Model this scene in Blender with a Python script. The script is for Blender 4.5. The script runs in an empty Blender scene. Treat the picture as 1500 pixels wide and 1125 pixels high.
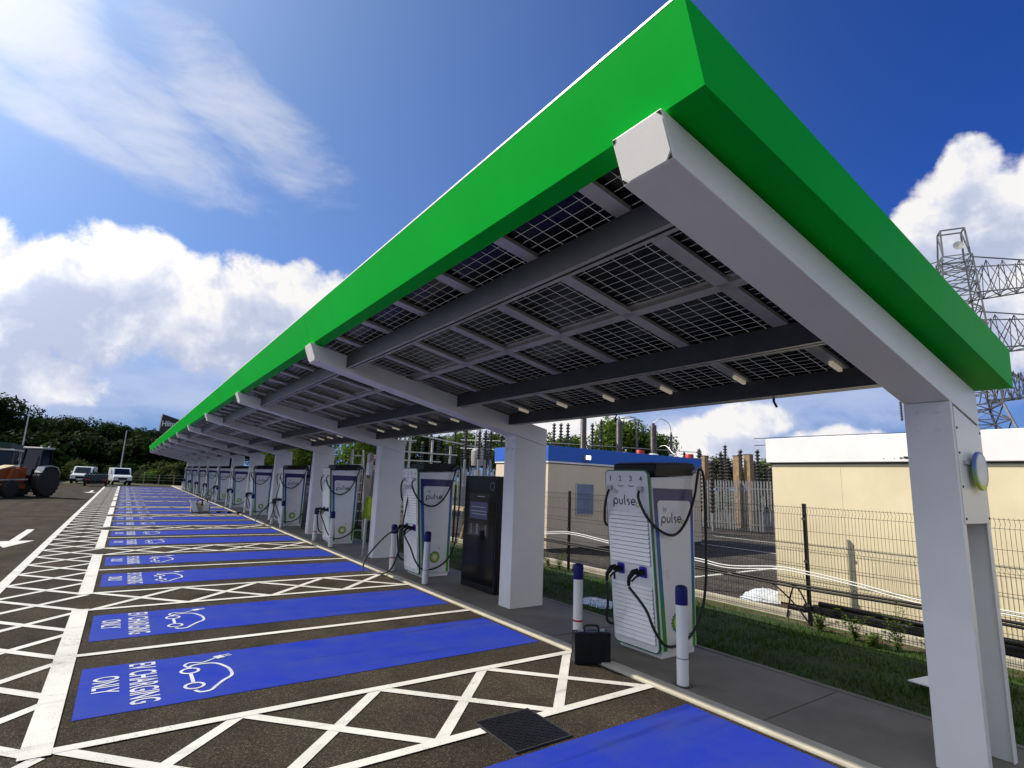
import bpy, math, random
from mathutils import Vector, Matrix
random.seed(7)
S = bpy.context.scene
COL = S.collection
R = math.radians
PI = math.pi

# ------------------------------------------------------------------ mesh builder
EXPOSURE = 0.36; CLOUD = 0.76; SKYTINT = (.16,.39,1.0)
class MB:
    def __init__(self): self.v = []; self.f = []; self.m = []; self.uv = None
    def quad(self, a, b, c, d, mi=0):
        i = len(self.v); self.v += [tuple(a), tuple(b), tuple(c), tuple(d)]; self.f.append((i, i+1, i+2, i+3)); self.m.append(mi); return self
    def poly(self, pts, mi=0):
        i = len(self.v); self.v += [tuple(p) for p in pts]; self.f.append(tuple(range(i, i+len(pts)))); self.m.append(mi); return self
    def hexa(self, p, mi=0):
        # p: 8 points, bottom ring 0-3 then top ring 4-7 (counter clockwise seen from above)
        i = len(self.v); self.v += [tuple(q) for q in p]
        for f in ((3,2,1,0),(4,5,6,7),(0,1,5,4),(1,2,6,5),(2,3,7,6),(3,0,4,7)):
            self.f.append(tuple(i+k for k in f)); self.m.append(mi)
        return self
    def box(self, x0, x1, y0, y1, z0, z1, mi=0):
        return self.hexa([(x0,y0,z0),(x1,y0,z0),(x1,y1,z0),(x0,y1,z0),(x0,y0,z1),(x1,y0,z1),(x1,y1,z1),(x0,y1,z1)], mi)
    def bar(self, a, b, w, h=None, mi=0, up=(0,0,1)):
        a = Vector(a); b = Vector(b); d = (b-a).normalized(); up = Vector(up)
        if abs(d.dot(up)) > .98: up = Vector((0,1,0))
        s = d.cross(up).normalized(); u = s.cross(d).normalized(); h = h or w
        s = s*w/2; u = u*h/2
        return self.hexa([a-s-u, a+s-u, b+s-u, b-s-u, a-s+u, a+s+u, b+s+u, b-s+u], mi)
    def prism(self, pts, axis, lo, hi, mi=0):
        # pts: 2D polygon in the two other axes (cyclic order), extruded along axis
        def P(p, t):
            if axis == 'x': return (t, p[0], p[1])
            if axis == 'y': return (p[0], t, p[1])
            return (p[0], p[1], t)
        n = len(pts); i = len(self.v)
        self.v += [P(p, lo) for p in pts] + [P(p, hi) for p in pts]
        self.f.append(tuple(range(i+n-1, i-1, -1))); self.f.append(tuple(range(i+n, i+2*n))); self.m += [mi, mi]
        for k in range(n):
            self.f.append((i+k, i+(k+1)%n, i+n+(k+1)%n, i+n+k)); self.m.append(mi)
        return self
    def tube(self, path, r, n=8, mi=0, cap=True):
        path = [Vector(p) for p in path]; k = len(path)
        rs = r if isinstance(r, (list, tuple)) else [r]*k
        i0 = len(self.v); up = None
        for j, p in enumerate(path):
            d = (path[min(j+1, k-1)]-path[max(j-1, 0)]).normalized()
            if up is None:
                up = Vector((0,0,1)) if abs(d.z) < .9 else Vector((1,0,0))
            s = d.cross(up)
            if s.length < 1e-4: s = d.cross(Vector((0,1,0)))
            s.normalize(); u = s.cross(d).normalized(); up = u
            for q in range(n):
                a = 2*PI*q/n; self.v.append(tuple(p+(s*math.cos(a)+u*math.sin(a))*rs[j]))
        for j in range(k-1):
            for q in range(n):
                a = i0+j*n+q; b = i0+j*n+(q+1) % n; self.f.append((a, b, b+n, a+n)); self.m.append(mi)
        if cap:
            self.f.append(tuple(i0+q for q in range(n-1, -1, -1))); self.f.append(tuple(i0+(k-1)*n+q for q in range(n))); self.m += [mi, mi]
        return self
    def lathe(self, prof, c=(0,0), n=16, mi=0):
        # prof: (r, z) from bottom to top
        i0 = len(self.v); k = len(prof)
        for r, z in prof:
            for q in range(n):
                a = 2*PI*q/n; self.v.append((c[0]+r*math.cos(a), c[1]+r*math.sin(a), z))
        for j in range(k-1):
            for q in range(n):
                a = i0+j*n+q; b = i0+j*n+(q+1) % n; self.f.append((a, b, b+n, a+n)); self.m.append(mi)
        self.f.append(tuple(i0+q for q in range(n-1, -1, -1))); self.f.append(tuple(i0+(k-1)*n+q for q in range(n))); self.m += [mi, mi]
        return self
    def xf(self, M):
        self.v = [tuple(M @ Vector(p)) for p in self.v]; return self
    def add(self, o, M=None, mi=0):
        i = len(self.v); self.v += [tuple(M @ Vector(p)) if M else p for p in o.v]
        self.f += [tuple(q+i for q in f) for f in o.f]; self.m += [q+mi for q in o.m]; return self
    def mesh(self, name, mats, smooth=False):
        me = bpy.data.meshes.new(name); me.from_pydata(self.v, [], self.f)
        if not isinstance(mats, (list, tuple)): mats = [mats]
        for m in mats: me.materials.append(m)
        me.polygons.foreach_set('material_index', self.m)
        if smooth: me.polygons.foreach_set('use_smooth', [True]*len(self.f))
        if self.uv:
            uvl = me.uv_layers.new(name='UVMap'); k = 0
            for p in me.polygons:
                for li in p.loop_indices: uvl.data[li].uv = self.uv[me.loops[li].vertex_index]
        me.update(); return me
    def build(self, name, mats, parent=None, loc=None, rot=None, smooth=False, bevel=0, auto=None):
        me = self.mesh(name, mats, smooth)
        o = bpy.data.objects.new(name, me); COL.objects.link(o)
        if parent: o.parent = parent
        if loc: o.location = loc
        if rot: o.rotation_euler = rot
        if bevel:
            b = o.modifiers.new('bevel', 'BEVEL'); b.width = bevel; b.segments = 2; b.limit_method = 'ANGLE'; b.angle_limit = R(40)
        if auto:
            try: me.set_sharp_from_angle(angle=R(auto))
            except Exception: pass
        return o

def tag(o, label, cat, group=None):
    o['label'] = label; o['category'] = cat
    if group: o['group'] = group
    return o
def struct(o): o['kind'] = 'structure'; return o
def stuff(o, label=None, cat=None):
    o['kind'] = 'stuff'
    if label: o['label'] = label
    if cat: o['category'] = cat
    return o
def empty(name, loc, label, cat, group=None, rz=0):
    o = bpy.data.objects.new(name, None); COL.objects.link(o); o.location = loc; o.rotation_euler = (0,0,rz)
    o.empty_display_size = .2
    return tag(o, label, cat, group)
def kids(o): return [c for c in COL.objects if c.parent == o]
def dup(root, loc, label, rz=None, scale=None, skip=()):
    def cp(o, par):
        c = o.copy(); COL.objects.link(c)
        if par: c.parent = par
        for ch in CH.get(o.name, []):
            if ch.name.split('.')[0] in skip: continue
            cp(ch, c)
        return c
    CH = {}
    for c in list(COL.objects):
        if c.parent: CH.setdefault(c.parent.name, []).append(c)
    c = cp(root, None); c.location = loc; c['label'] = label
    if rz is not None: c.rotation_euler = (0,0,rz)
    if scale is not None: c.scale = scale
    return c

# ------------------------------------------------------------------ materials
def nd(nt, t, **kw):
    n = nt.nodes.new(t)
    for k, v in kw.items(): setattr(n, k, v)
    return n
def mat(name, col, rough=.5, metal=0., var=.12, vs=3., bump=0., bs=60., spec=None, col2=None, v2=None, coat=0):
    """principled material with broad tonal variation and optional fine bump"""
    m = bpy.data.materials.new(name); m.use_nodes = True; nt = m.node_tree; L = nt.links.new
    b = nt.nodes['Principled BSDF']; b.inputs['Roughness'].default_value = rough; b.inputs['Metallic'].default_value = metal
    if spec is not None: b.inputs['Specular IOR Level'].default_value = spec
    if coat: b.inputs['Coat Weight'].default_value = coat; b.inputs['Coat Roughness'].default_value = .08
    tc = nd(nt, 'ShaderNodeTexCoord')
    nz = nd(nt, 'ShaderNodeTexNoise'); nz.inputs['Scale'].default_value = vs; nz.inputs['Detail'].default_value = 6; nz.inputs['Roughness'].default_value = .62
    L(tc.outputs['Object'], nz.inputs['Vector'])
    mx = nd(nt, 'ShaderNodeMix', data_type='RGBA')
    c = col; d = col2 or tuple(max(0, q*(1-2*var)) for q in c)
    e = c if col2 else tuple(min(1, q*(1+var*.6)) for q in c)
    mx.inputs[6].default_value = (*d, 1); mx.inputs[7].default_value = (*e, 1)
    rp = nd(nt, 'ShaderNodeMapRange'); rp.inputs['From Min'].default_value = .3; rp.inputs['From Max'].default_value = .7
    L(nz.outputs['Fac'], rp.inputs['Value']); L(rp.outputs['Result'], mx.inputs[0]); L(mx.outputs[2], b.inputs['Base Color'])
    rr = nd(nt, 'ShaderNodeMapRange'); rr.inputs['To Min'].default_value = max(.03, rough-.08); rr.inputs['To Max'].default_value = min(1, rough+.1)
    L(nz.outputs['Fac'], rr.inputs['Value']); L(rr.outputs['Result'], b.inputs['Roughness'])
    if bump:
        n2 = nd(nt, 'ShaderNodeTexNoise'); n2.inputs['Scale'].default_value = bs; n2.inputs['Detail'].default_value = 3
        L(tc.outputs['Object'], n2.inputs['Vector'])
        bp = nd(nt, 'ShaderNodeBump'); bp.inputs['Strength'].default_value = bump; bp.inputs['Distance'].default_value = .01
        L(n2.outputs['Fac'], bp.inputs['Height']); L(bp.outputs['Normal'], b.inputs['Normal'])
    return m
def ramp(nt, stops, interp='LINEAR'):
    r = nd(nt, 'ShaderNodeValToRGB'); r.color_ramp.interpolation = interp
    while len(r.color_ramp.elements) < len(stops): r.color_ramp.elements.new(.5)
    for e, (p, c) in zip(r.color_ramp.elements, stops):
        e.position = p; e.color = (*c, 1)
    return r

M = {}
M['white'] = mat('white_powder_coat', (.80,.78,.75), .36, var=.03, vs=2, spec=.5)
M['steel'] = mat('galvanised_steel', (.40,.41,.42), .42, .85, var=.16, vs=9)
M['pale_galv'] = mat('weathered_palisade', (.20,.205,.21), .6, .3, var=.2, vs=5)
M['alu'] = mat('aluminium_rail', (.52,.50,.47), .42, .5, var=.1, vs=6)
M['dark_steel'] = mat('dark_galvanised', (.065,.065,.068), .5, .45, var=.15, vs=4)
M['green'] = mat('green_fascia', (.001,.44,.034), .42, var=.06, vs=.8, spec=.03, bump=.12, bs=1.3)
M['black'] = mat('black_plastic', (.010,.010,.011), .45, var=.2, vs=8, spec=.22)
M['rubber'] = mat('black_rubber', (.014,.014,.014), .6, var=.2, vs=20)
M['gloss_black'] = mat('gloss_black', (.004,.004,.006), .16, var=.1, spec=.18)
M['navy'] = mat('navy_vinyl', (.008,.010,.12), .45, var=.08, spec=.25)
M['blue_light'] = mat('blue_socket', (.03,.02,.40), .4, var=.05)
M['red'] = mat('red_band', (.45,.02,.015), .5)
M['concrete'] = mat('concrete_slab', (.20,.175,.142), .85, var=.14, vs=1.6, bump=.25, bs=90)
M['kerb'] = mat('kerb_concrete', (.50,.46,.36), .8, var=.14, vs=3, bump=.2, bs=120)
M['soil'] = mat('soil', (.10,.075,.045), .95, var=.3, vs=3, bump=.8, bs=25)
M['cream'] = mat('cream_render', (.68,.585,.39), .8, var=.07, vs=.9, bump=.08, bs=60)
M['cream2'] = mat('cream_panel', (.62,.52,.40), .6, var=.05, vs=1)
M['parapet'] = mat('white_parapet', (.78,.75,.75), .6, var=.05, vs=1.4)
M['blue_trim'] = mat('blue_parapet', (.012,.105,.50), .45, var=.04)
M['blue_grey'] = mat('blue_grey_panel', (.17,.21,.32), .3, var=.15, vs=2)
M['timber'] = mat('weathered_timber', (.33,.22,.12), .85, var=.28, vs=5)
M['plank'] = mat('pale_plank', (.52,.42,.26), .8, var=.2, vs=5)
M['orange'] = mat('orange_paint', (.30,.060,.010), .45, var=.15)
M['porcelain'] = mat('brown_porcelain', (.05,.035,.033), .25, var=.1)
M['bush_grey'] = mat('grey_bushing', (.10,.085,.085), .4, var=.15)
M['glass_dark'] = mat('dark_glass', (.008,.010,.02), .07, var=.05, spec=.5)
M['grass_base'] = mat('turf', (.022,.052,.005), .95, var=.35, vs=2.2, bump=.5, bs=50)
M['rough_grass'] = mat('rough_grass_ground', (.062,.085,.022), .95, var=.4, vs=.35, bump=.4, bs=8)
M['bark'] = mat('bark', (.06,.045,.032), .9, var=.3, vs=6)
M['plastic_sheet'] = mat('white_plastic_sheet', (.72,.76,.80), .25, var=.06, vs=6, bump=.6, bs=9)
M['conduit'] = mat('white_conduit', (.72,.72,.71), .5, var=.06)
M['pink'] = mat('pink_notice', (.72,.36,.28), .6)
M['hiviz'] = mat('yellow_green_cloth', (.45,.62,.03), .7, var=.2, vs=8)
M['brown_clad'] = mat('brown_cladding', (.035,.028,.026), .6, var=.1)
M['van_white'] = mat('van_paint', (.76,.77,.79), .25, var=.02, coat=.4)
M['rim_and_shade_green'] = mat('rim_and_shade_green', (.012,.05,.022), .4)  # own colour of the tractor rims; on the far canopy, shade painted in
M['cab_black'] = mat('cab_black_paint', (.012,.013,.014), .3)
M['trailer'] = mat('dark_trailer_paint', (.022,.036,.05), .45, var=.2)
M['lattice'] = mat('pylon_steel', (.22,.22,.225), .55, .5, var=.2, vs=1)
M['charger_white'] = mat('charger_white', (.80,.79,.78), .28, var=.02, vs=3)
M['grey_ink'] = mat('grey_ink', (.20,.20,.21), .5)
M['dark_ink'] = mat('dark_ink', (.025,.025,.05), .5)
M['green_ink'] = mat('green_ink', (.03,.22,.03), .45)
M['lime_ink'] = mat('lime_ink', (.30,.50,.05), .45)
M['yellow_ink'] = mat('yellow_ink', (.75,.68,.12), .45)
M['white_ink'] = mat('white_ink', (.8,.8,.8), .45)
M['trim_green'] = mat('trim_green', (.02,.17,.045), .4)
M['cover_iron'] = None

def asphalt(name, base, stone, dark, scale=95., tint=.0):
    m = bpy.data.materials.new(name); m.use_nodes = True; nt = m.node_tree; L = nt.links.new
    b = nt.nodes['Principled BSDF']; b.inputs['Roughness'].default_value = .95; b.inputs['Specular IOR Level'].default_value = .05
    tc = nd(nt, 'ShaderNodeTexCoord')
    vo = nd(nt, 'ShaderNodeTexVoronoi'); vo.inputs['Scale'].default_value = scale; vo.inputs['Randomness'].default_value = 1
    L(tc.outputs['Object'], vo.inputs['Vector'])
    sep = nd(nt, 'ShaderNodeSeparateColor'); L(vo.outputs['Color'], sep.inputs['Color'])
    st = ramp(nt, [(0, dark), (.45, base), (.80, base), (.92, stone), (1, tuple(min(1, q*1.5) for q in stone))]); L(sep.outputs[0], st.inputs['Fac'])
    n1 = nd(nt, 'ShaderNodeTexNoise'); n1.inputs['Scale'].default_value = .9; n1.inputs['Detail'].default_value = 8; n1.inputs['Roughness'].default_value = .65
    L(tc.outputs['Object'], n1.inputs['Vector'])
    big = ramp(nt, [(.28, (.55,.55,.57)), (.5, (1,1,1)), (.72, (1.4,1.34,1.24))]); L(n1.outputs['Fac'], big.inputs['Fac'])
    mx = nd(nt, 'ShaderNodeMix', data_type='RGBA', blend_type='MULTIPLY'); mx.inputs[0].default_value = 1
    L(st.outputs['Color'], mx.inputs[6]); L(big.outputs['Color'], mx.inputs[7])
    # tyre polish along the aisle and a few round oil spots
    mp = nd(nt, 'ShaderNodeMapping'); mp.inputs['Scale'].default_value = (2.2,.10,1); L(tc.outputs['Object'], mp.inputs['Vector'])
    n3 = nd(nt, 'ShaderNodeTexNoise'); n3.inputs['Scale'].default_value = 1; n3.inputs['Detail'].default_value = 5; L(mp.outputs[0], n3.inputs['Vector'])
    ty = ramp(nt, [(.35,(.78,.78,.78)), (.6,(1,1,1)), (.75,(1.15,1.14,1.1))]); L(n3.outputs['Fac'], ty.inputs['Fac'])
    v2 = nd(nt, 'ShaderNodeTexVoronoi'); v2.inputs['Scale'].default_value = .55; L(tc.outputs['Object'], v2.inputs['Vector'])
    oi = ramp(nt, [(.05,(.45,.45,.46)), (.10,(.8,.8,.8)), (.16,(1,1,1))]); L(v2.outputs['Distance'], oi.inputs['Fac'])
    m3 = nd(nt, 'ShaderNodeMix', data_type='RGBA', blend_type='MULTIPLY'); m3.inputs[0].default_value = 1; L(mx.outputs[2], m3.inputs[6]); L(ty.outputs['Color'], m3.inputs[7])
    m4 = nd(nt, 'ShaderNodeMix', data_type='RGBA', blend_type='MULTIPLY'); m4.inputs[0].default_value = 1; L(m3.outputs[2], m4.inputs[6]); L(oi.outputs['Color'], m4.inputs[7]); L(m4.outputs[2], b.inputs['Base Color'])
    bp = nd(nt, 'ShaderNodeBump'); bp.inputs['Strength'].default_value = .55; bp.inputs['Distance'].default_value = .006
    L(vo.outputs['Distance'], bp.inputs['Height']); L(bp.outputs['Normal'], b.inputs['Normal'])
    return m
M['asphalt'] = asphalt('asphalt', (.046,.0385,.031), (.105,.086,.060), (.020,.017,.014), 150.)
M['yard'] = asphalt('yard_asphalt', (.066,.060,.056), (.15,.135,.12), (.03,.027,.025), 60)

def paint(name, col, wear=.5, lo=None, worn=(.07,.055,.045), rough=.6):
    """road paint on coarse asphalt: small pits where the stone shows, scuffs with a shape of their own"""
    m = bpy.data.materials.new(name); m.use_nodes = True; nt = m.node_tree; L = nt.links.new
    b = nt.nodes['Principled BSDF']; b.inputs['Roughness'].default_value = rough; b.inputs['Specular IOR Level'].default_value = .06
    tc = nd(nt, 'ShaderNodeTexCoord')
    n0 = nd(nt, 'ShaderNodeTexNoise'); n0.inputs['Scale'].default_value = 140; n0.inputs['Detail'].default_value = 2; L(tc.outputs['Object'], n0.inputs['Vector'])
    n1 = nd(nt, 'ShaderNodeTexNoise'); n1.inputs['Scale'].default_value = 2.3; n1.inputs['Detail'].default_value = 9; n1.inputs['Roughness'].default_value = .7; L(tc.outputs['Object'], n1.inputs['Vector'])
    ad = nd(nt, 'ShaderNodeMath', operation='MULTIPLY_ADD'); ad.inputs[1].default_value = .8; L(n1.outputs['Fac'], ad.inputs[0]); L(n0.outputs['Fac'], ad.inputs[2])
    mr = nd(nt, 'ShaderNodeMapRange'); mr.inputs['From Min'].default_value = .62+.16*wear; mr.inputs['From Max'].default_value = .72+.16*wear
    L(ad.outputs[0], mr.inputs['Value'])
    n2 = nd(nt, 'ShaderNodeTexNoise'); n2.inputs['Scale'].default_value = 1.1; n2.inputs['Detail'].default_value = 7; n2.inputs['Roughness'].default_value = .7; L(tc.outputs['Object'], n2.inputs['Vector'])
    cr = ramp(nt, [(.3, lo or tuple(q*.8 for q in col)), (.62, col)]); L(n2.outputs['Fac'], cr.inputs['Fac'])
    mx = nd(nt, 'ShaderNodeMix', data_type='RGBA'); mx.inputs[6].default_value = (*worn, 1)
    L(mr.outputs['Result'], mx.inputs[0]); L(cr.outputs['Color'], mx.inputs[7])
    # faint tyre scuffs running along x, and dust in soft patches
    mp = nd(nt, 'ShaderNodeMapping'); mp.inputs['Scale'].default_value = (.35,5.5,1); L(tc.outputs['Object'], mp.inputs['Vector'])
    n4 = nd(nt, 'ShaderNodeTexNoise'); n4.inputs['Scale'].default_value = 1; n4.inputs['Detail'].default_value = 6; L(mp.outputs[0], n4.inputs['Vector'])
    sc = ramp(nt, [(.30,(.66,.66,.68)), (.42,(1,1,1)), (.62,(1,1,1)), (.74,(1.22,1.22,1.12))]); L(n4.outputs['Fac'], sc.inputs['Fac'])
    m5 = nd(nt, 'ShaderNodeMix', data_type='RGBA', blend_type='MULTIPLY'); m5.inputs[0].default_value = .8; L(mx.outputs[2], m5.inputs[6]); L(sc.outputs['Color'], m5.inputs[7]); L(m5.outputs[2], b.inputs['Base Color'])
    bp = nd(nt, 'ShaderNodeBump'); bp.inputs['Strength'].default_value = .35; bp.inputs['Distance'].default_value = .004
    L(n0.outputs['Fac'], bp.inputs['Height']); L(bp.outputs['Normal'], b.inputs['Normal'])
    return m
M['line'] = paint('white_road_paint', (.66,.645,.60), .25)
M['bay'] = paint('blue_bay_paint', (.014,.034,.34), .55, lo=(.030,.050,.30), worn=(.045,.060,.20), rough=.6)
M['letter'] = paint('white_stencil_paint', (.58,.60,.68), .35, worn=(.05,.06,.3))

def grad_mat(name, stops, axis=2, lo=0., hi=1., rough=.35):
    m = bpy.data.materials.new(name); m.use_nodes = True; nt = m.node_tree; L = nt.links.new
    b = nt.nodes['Principled BSDF']; b.inputs['Roughness'].default_value = rough
    tc = nd(nt, 'ShaderNodeTexCoord'); sp = nd(nt, 'ShaderNodeSeparateXYZ'); L(tc.outputs['Object'], sp.inputs[0])
    mr = nd(nt, 'ShaderNodeMapRange'); mr.inputs['From Min'].default_value = lo; mr.inputs['From Max'].default_value = hi
    L(sp.outputs[axis], mr.inputs['Value']); r = ramp(nt, stops); L(mr.outputs['Result'], r.inputs['Fac']); L(r.outputs['Color'], b.inputs['Base Color'])
    return m
M['decal'] = grad_mat('charger_decal', [(0,(.06,.30,.015)), (.22,(.05,.27,.05)), (.42,(.01,.16,.30)), (.7,(.01,.10,.42)), (.86,(.016,.02,.17)), (1,(.018,.014,.12))], 2, .1, 2.05)
M['ring'] = grad_mat('logo_ring', [(0,(.55,.60,.03)), (.35,(.25,.45,.15)), (.6,(.12,.24,.5)), (1,(.06,.10,.42))], 2, -.16, .16)

def solar(name):
    m = bpy.data.materials.new(name); m.use_nodes = True; nt = m.node_tree; L = nt.links.new
    b = nt.nodes['Principled BSDF']; b.inputs['Roughness'].default_value = .2; b.inputs['Specular IOR Level'].default_value = .15
    uv = nd(nt, 'ShaderNodeUVMap'); sp = nd(nt, 'ShaderNodeSeparateXYZ'); L(uv.outputs[0], sp.inputs[0])
    def line(o, pitch, w):
        a = nd(nt, 'ShaderNodeMath', operation='DIVIDE'); a.inputs[1].default_value = pitch; L(o, a.inputs[0])
        f = nd(nt, 'ShaderNodeMath', operation='FRACT'); L(a.outputs[0], f.inputs[0])
        g = nd(nt, 'ShaderNodeMath', operation='LESS_THAN'); g.inputs[1].default_value = w/pitch; L(f.outputs[0], g.inputs[0]); return g.outputs[0]
    mx = nd(nt, 'ShaderNodeMath', operation='MAXIMUM'); L(line(sp.outputs[0], .158, .0042), mx.inputs[0]); L(line(sp.outputs[1], .0825, .0030), mx.inputs[1])
    nz = nd(nt, 'ShaderNodeTexNoise'); nz.inputs['Scale'].default_value = 3; nz.inputs['Detail'].default_value = 5; L(uv.outputs[0], nz.inputs['Vector'])
    cr = ramp(nt, [(.3,(.004,.005,.007)), (.75,(.016,.017,.022))]); L(nz.outputs['Fac'], cr.inputs['Fac']); L(cr.outputs['Color'], b.inputs['Base Color'])
    tr = nd(nt, 'ShaderNodeBsdfTransparent'); tr.inputs[0].default_value = (.85,.87,.9,1)
    tl = nd(nt, 'ShaderNodeBsdfTranslucent'); tl.inputs[0].default_value = (.13,.13,.13,1)
    m2 = nd(nt, 'ShaderNodeMixShader'); m2.inputs[0].default_value = .999; L(tr.outputs[0], m2.inputs[1]); L(tl.outputs[0], m2.inputs[2])
    ms = nd(nt, 'ShaderNodeMixShader'); L(mx.outputs[0], ms.inputs[0]); L(b.outputs[0], ms.inputs[1]); L(m2.outputs[0], ms.inputs[2])
    L(ms.outputs[0], nt.nodes['Material Output'].inputs['Surface'])
    return m
M['solar'] = solar('solar_cells')

def emis(name, col, st):
    m = bpy.data.materials.new(name); m.use_nodes = True; b = m.node_tree.nodes['Principled BSDF']
    b.inputs['Base Color'].default_value = (.7,.68,.6,1); b.inputs['Emission Color'].default_value = (*col,1); b.inputs['Emission Strength'].default_value = st
    return m
M['lamp'] = emis('lamp_diffuser', (1,.86,.60), .16)
M['screen_dim'] = emis('dim_screen', (.30,.36,1.), .035); M['screen_dim'].node_tree.nodes['Principled BSDF'].inputs['Base Color'].default_value = (.01,.01,.02,1)
M['screen_pale'] = emis('pale_screen_text', (.75,.8,1.), .11); M['screen_pale'].node_tree.nodes['Principled BSDF'].inputs['Base Color'].default_value = (.01,.01,.02,1)
M['flood'] = emis('flood_led', (.95,1,.9), 3.)

def leafmat(name, a, b_, c):
    m = bpy.data.materials.new(name); m.use_nodes = True; nt = m.node_tree; L = nt.links.new
    b = nt.nodes['Principled BSDF']; b.inputs['Roughness'].default_value = .75; b.inputs['Specular IOR Level'].default_value = .06
    g = nd(nt, 'ShaderNodeNewGeometry'); r = ramp(nt, [(0,a), (.5,b_), (1,c)]); L(g.outputs['Random Per Island'], r.inputs['Fac']); L(r.outputs['Color'], b.inputs['Base Color'])
    t = nd(nt, 'ShaderNodeBsdfTranslucent'); L(r.outputs['Color'], t.inputs[0])
    ms = nd(nt, 'ShaderNodeMixShader'); ms.inputs[0].default_value = .35; L(b.outputs[0], ms.inputs[1]); L(t.outputs[0], ms.inputs[2]); L(ms.outputs[0], nt.nodes['Material Output'].inputs['Surface'])
    return m
M['leaf_dark'] = leafmat('dark_leaves', (.010,.022,.006), (.017,.034,.008), (.028,.048,.010))
M['leaf'] = leafmat('green_leaves', (.045,.085,.012), (.075,.13,.018), (.12,.18,.03))
M['leaf_olive'] = leafmat('olive_leaves', (.040,.052,.014), (.062,.078,.022), (.10,.11,.035))
M['blade'] = leafmat('grass_blades', (.016,.050,.002), (.030,.075,.003), (.07,.13,.007))

# ------------------------------------------------------------------ text
def text_mb(body, size=1., sx=1., bold=0., ex=.0, align='LEFT', space=1.):
    cu = bpy.data.curves.new('lettering', 'FONT'); cu.body = body; cu.size = size; cu.align_x = align; cu.space_character = space
    cu.offset = bold; cu.extrude = ex; cu.resolution_u = 3; cu.fill_mode = 'FRONT' if ex == 0 else 'BOTH'
    ob = bpy.data.objects.new('lettering_tmp', cu); COL.objects.link(ob)
    dg = bpy.context.evaluated_depsgraph_get(); me = bpy.data.meshes.new_from_object(ob.evaluated_get(dg))
    mb = MB(); mb.v = [(v.co.x*sx, v.co.y, v.co.z) for v in me.vertices]; mb.f = [tuple(p.vertices) for p in me.polygons]; mb.m = [0]*len(mb.f)
    bpy.data.objects.remove(ob); bpy.data.curves.remove(cu); bpy.data.meshes.remove(me)
    return mb
def fit(mb, x0, x1, y0, y1):
    xs = [v[0] for v in mb.v]; ys = [v[1] for v in mb.v]; a, b, c, d = min(xs), max(xs), min(ys), max(ys)
    mb.v = [(x0+(v[0]-a)/(b-a)*(x1-x0), y0+(v[1]-c)/(d-c)*(y1-y0), v[2]) for v in mb.v]; return mb
def frame(o, right, up, out):
    return Matrix(((right[0], up[0], out[0], o[0]), (right[1], up[1], out[1], o[1]), (right[2], up[2], out[2], o[2]), (0,0,0,1)))
def ribbon(mb, pts, w, z=0., mi=0, closed=False):
    pts = [Vector((p[0], p[1])) for p in pts]; n = len(pts); L_ = []; R_ = []
    for i, p in enumerate(pts):
        a = pts[(i-1) % n] if closed or i > 0 else p; b = pts[(i+1) % n] if closed or i < n-1 else p
        d = (b-a).normalized(); s = Vector((-d.y, d.x))*w/2; L_.append(p+s); R_.append(p-s)
    for i in range(n if closed else n-1):
        j = (i+1) % n; mb.quad((*R_[i], z), (*R_[j], z), (*L_[j], z), (*L_[i], z), mi)
    return mb
def spline(pts, k=8):
    P = [Vector(p) for p in pts]; out = []
    for i in range(len(P)-1):
        a = P[max(i-1, 0)]; b = P[i]; c = P[i+1]; d = P[min(i+2, len(P)-1)]
        for q in range(k):
            t = q/k; out.append(.5*((2*b)+(c-a)*t+(2*a-5*b+4*c-d)*t*t+(3*b-a-3*c+d)*t*t*t))
    out.append(P[-1]); return out
def rrect(x0, x1, y0, y1, r, k=5):
    out = []
    for cx, cy, a0 in ((x1-r, y0+r, -90), (x1-r, y1-r, 0), (x0+r, y1-r, 90), (x0+r, y0+r, 180)):
        for q in range(k+1):
            a = R(a0+90*q/k); out.append((cx+r*math.cos(a), cy+r*math.sin(a)))
    return out
ORD = ['nearest','second','third','fourth','fifth','sixth','seventh','eighth','ninth','tenth','eleventh','twelfth','thirteenth','fourteenth','fifteenth','sixteenth','seventeenth','eighteenth']
# ------------------------------------------------------------------ camera, light, sky
f_px = 792.; yaw, pitch, roll = R(34.899), R(10.268), R(2.2434)
fw = Vector((math.sin(yaw)*math.cos(pitch), math.cos(yaw)*math.cos(pitch), math.sin(pitch)))
rt = Vector((math.cos(yaw), -math.sin(yaw), 0)); up = rt.cross(fw)
r2 = math.cos(roll)*rt+math.sin(roll)*up; u2 = -math.sin(roll)*rt+math.cos(roll)*up
cd = bpy.data.cameras.new('camera'); cam = bpy.data.objects.new('camera', cd); COL.objects.link(cam)
cam.matrix_world = Matrix(((r2.x,u2.x,-fw.x,0),(r2.y,u2.y,-fw.y,0),(r2.z,u2.z,-fw.z,2.048),(0,0,0,1)))
cd.sensor_width = 36; cd.lens = 36*f_px/1500; cd.clip_end = 3000; cd.clip_start = .05
S.camera = cam
sd = Vector((-1, 1.07, 1.29)).normalized()            # towards the sun
sun = bpy.data.lights.new('sun', 'SUN'); sun.energy = 4.5; sun.angle = R(.53); sun.color = (1,.925,.79)
so = bpy.data.objects.new('sun', sun); COL.objects.link(so); so.rotation_euler = sd.to_track_quat('Z', 'Y').to_euler(); so.location = (-30,30,40)
S.view_settings.view_transform = 'Standard'; S.view_settings.look = 'None'; S.view_settings.exposure = EXPOSURE; S.view_settings.gamma = 1

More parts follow.
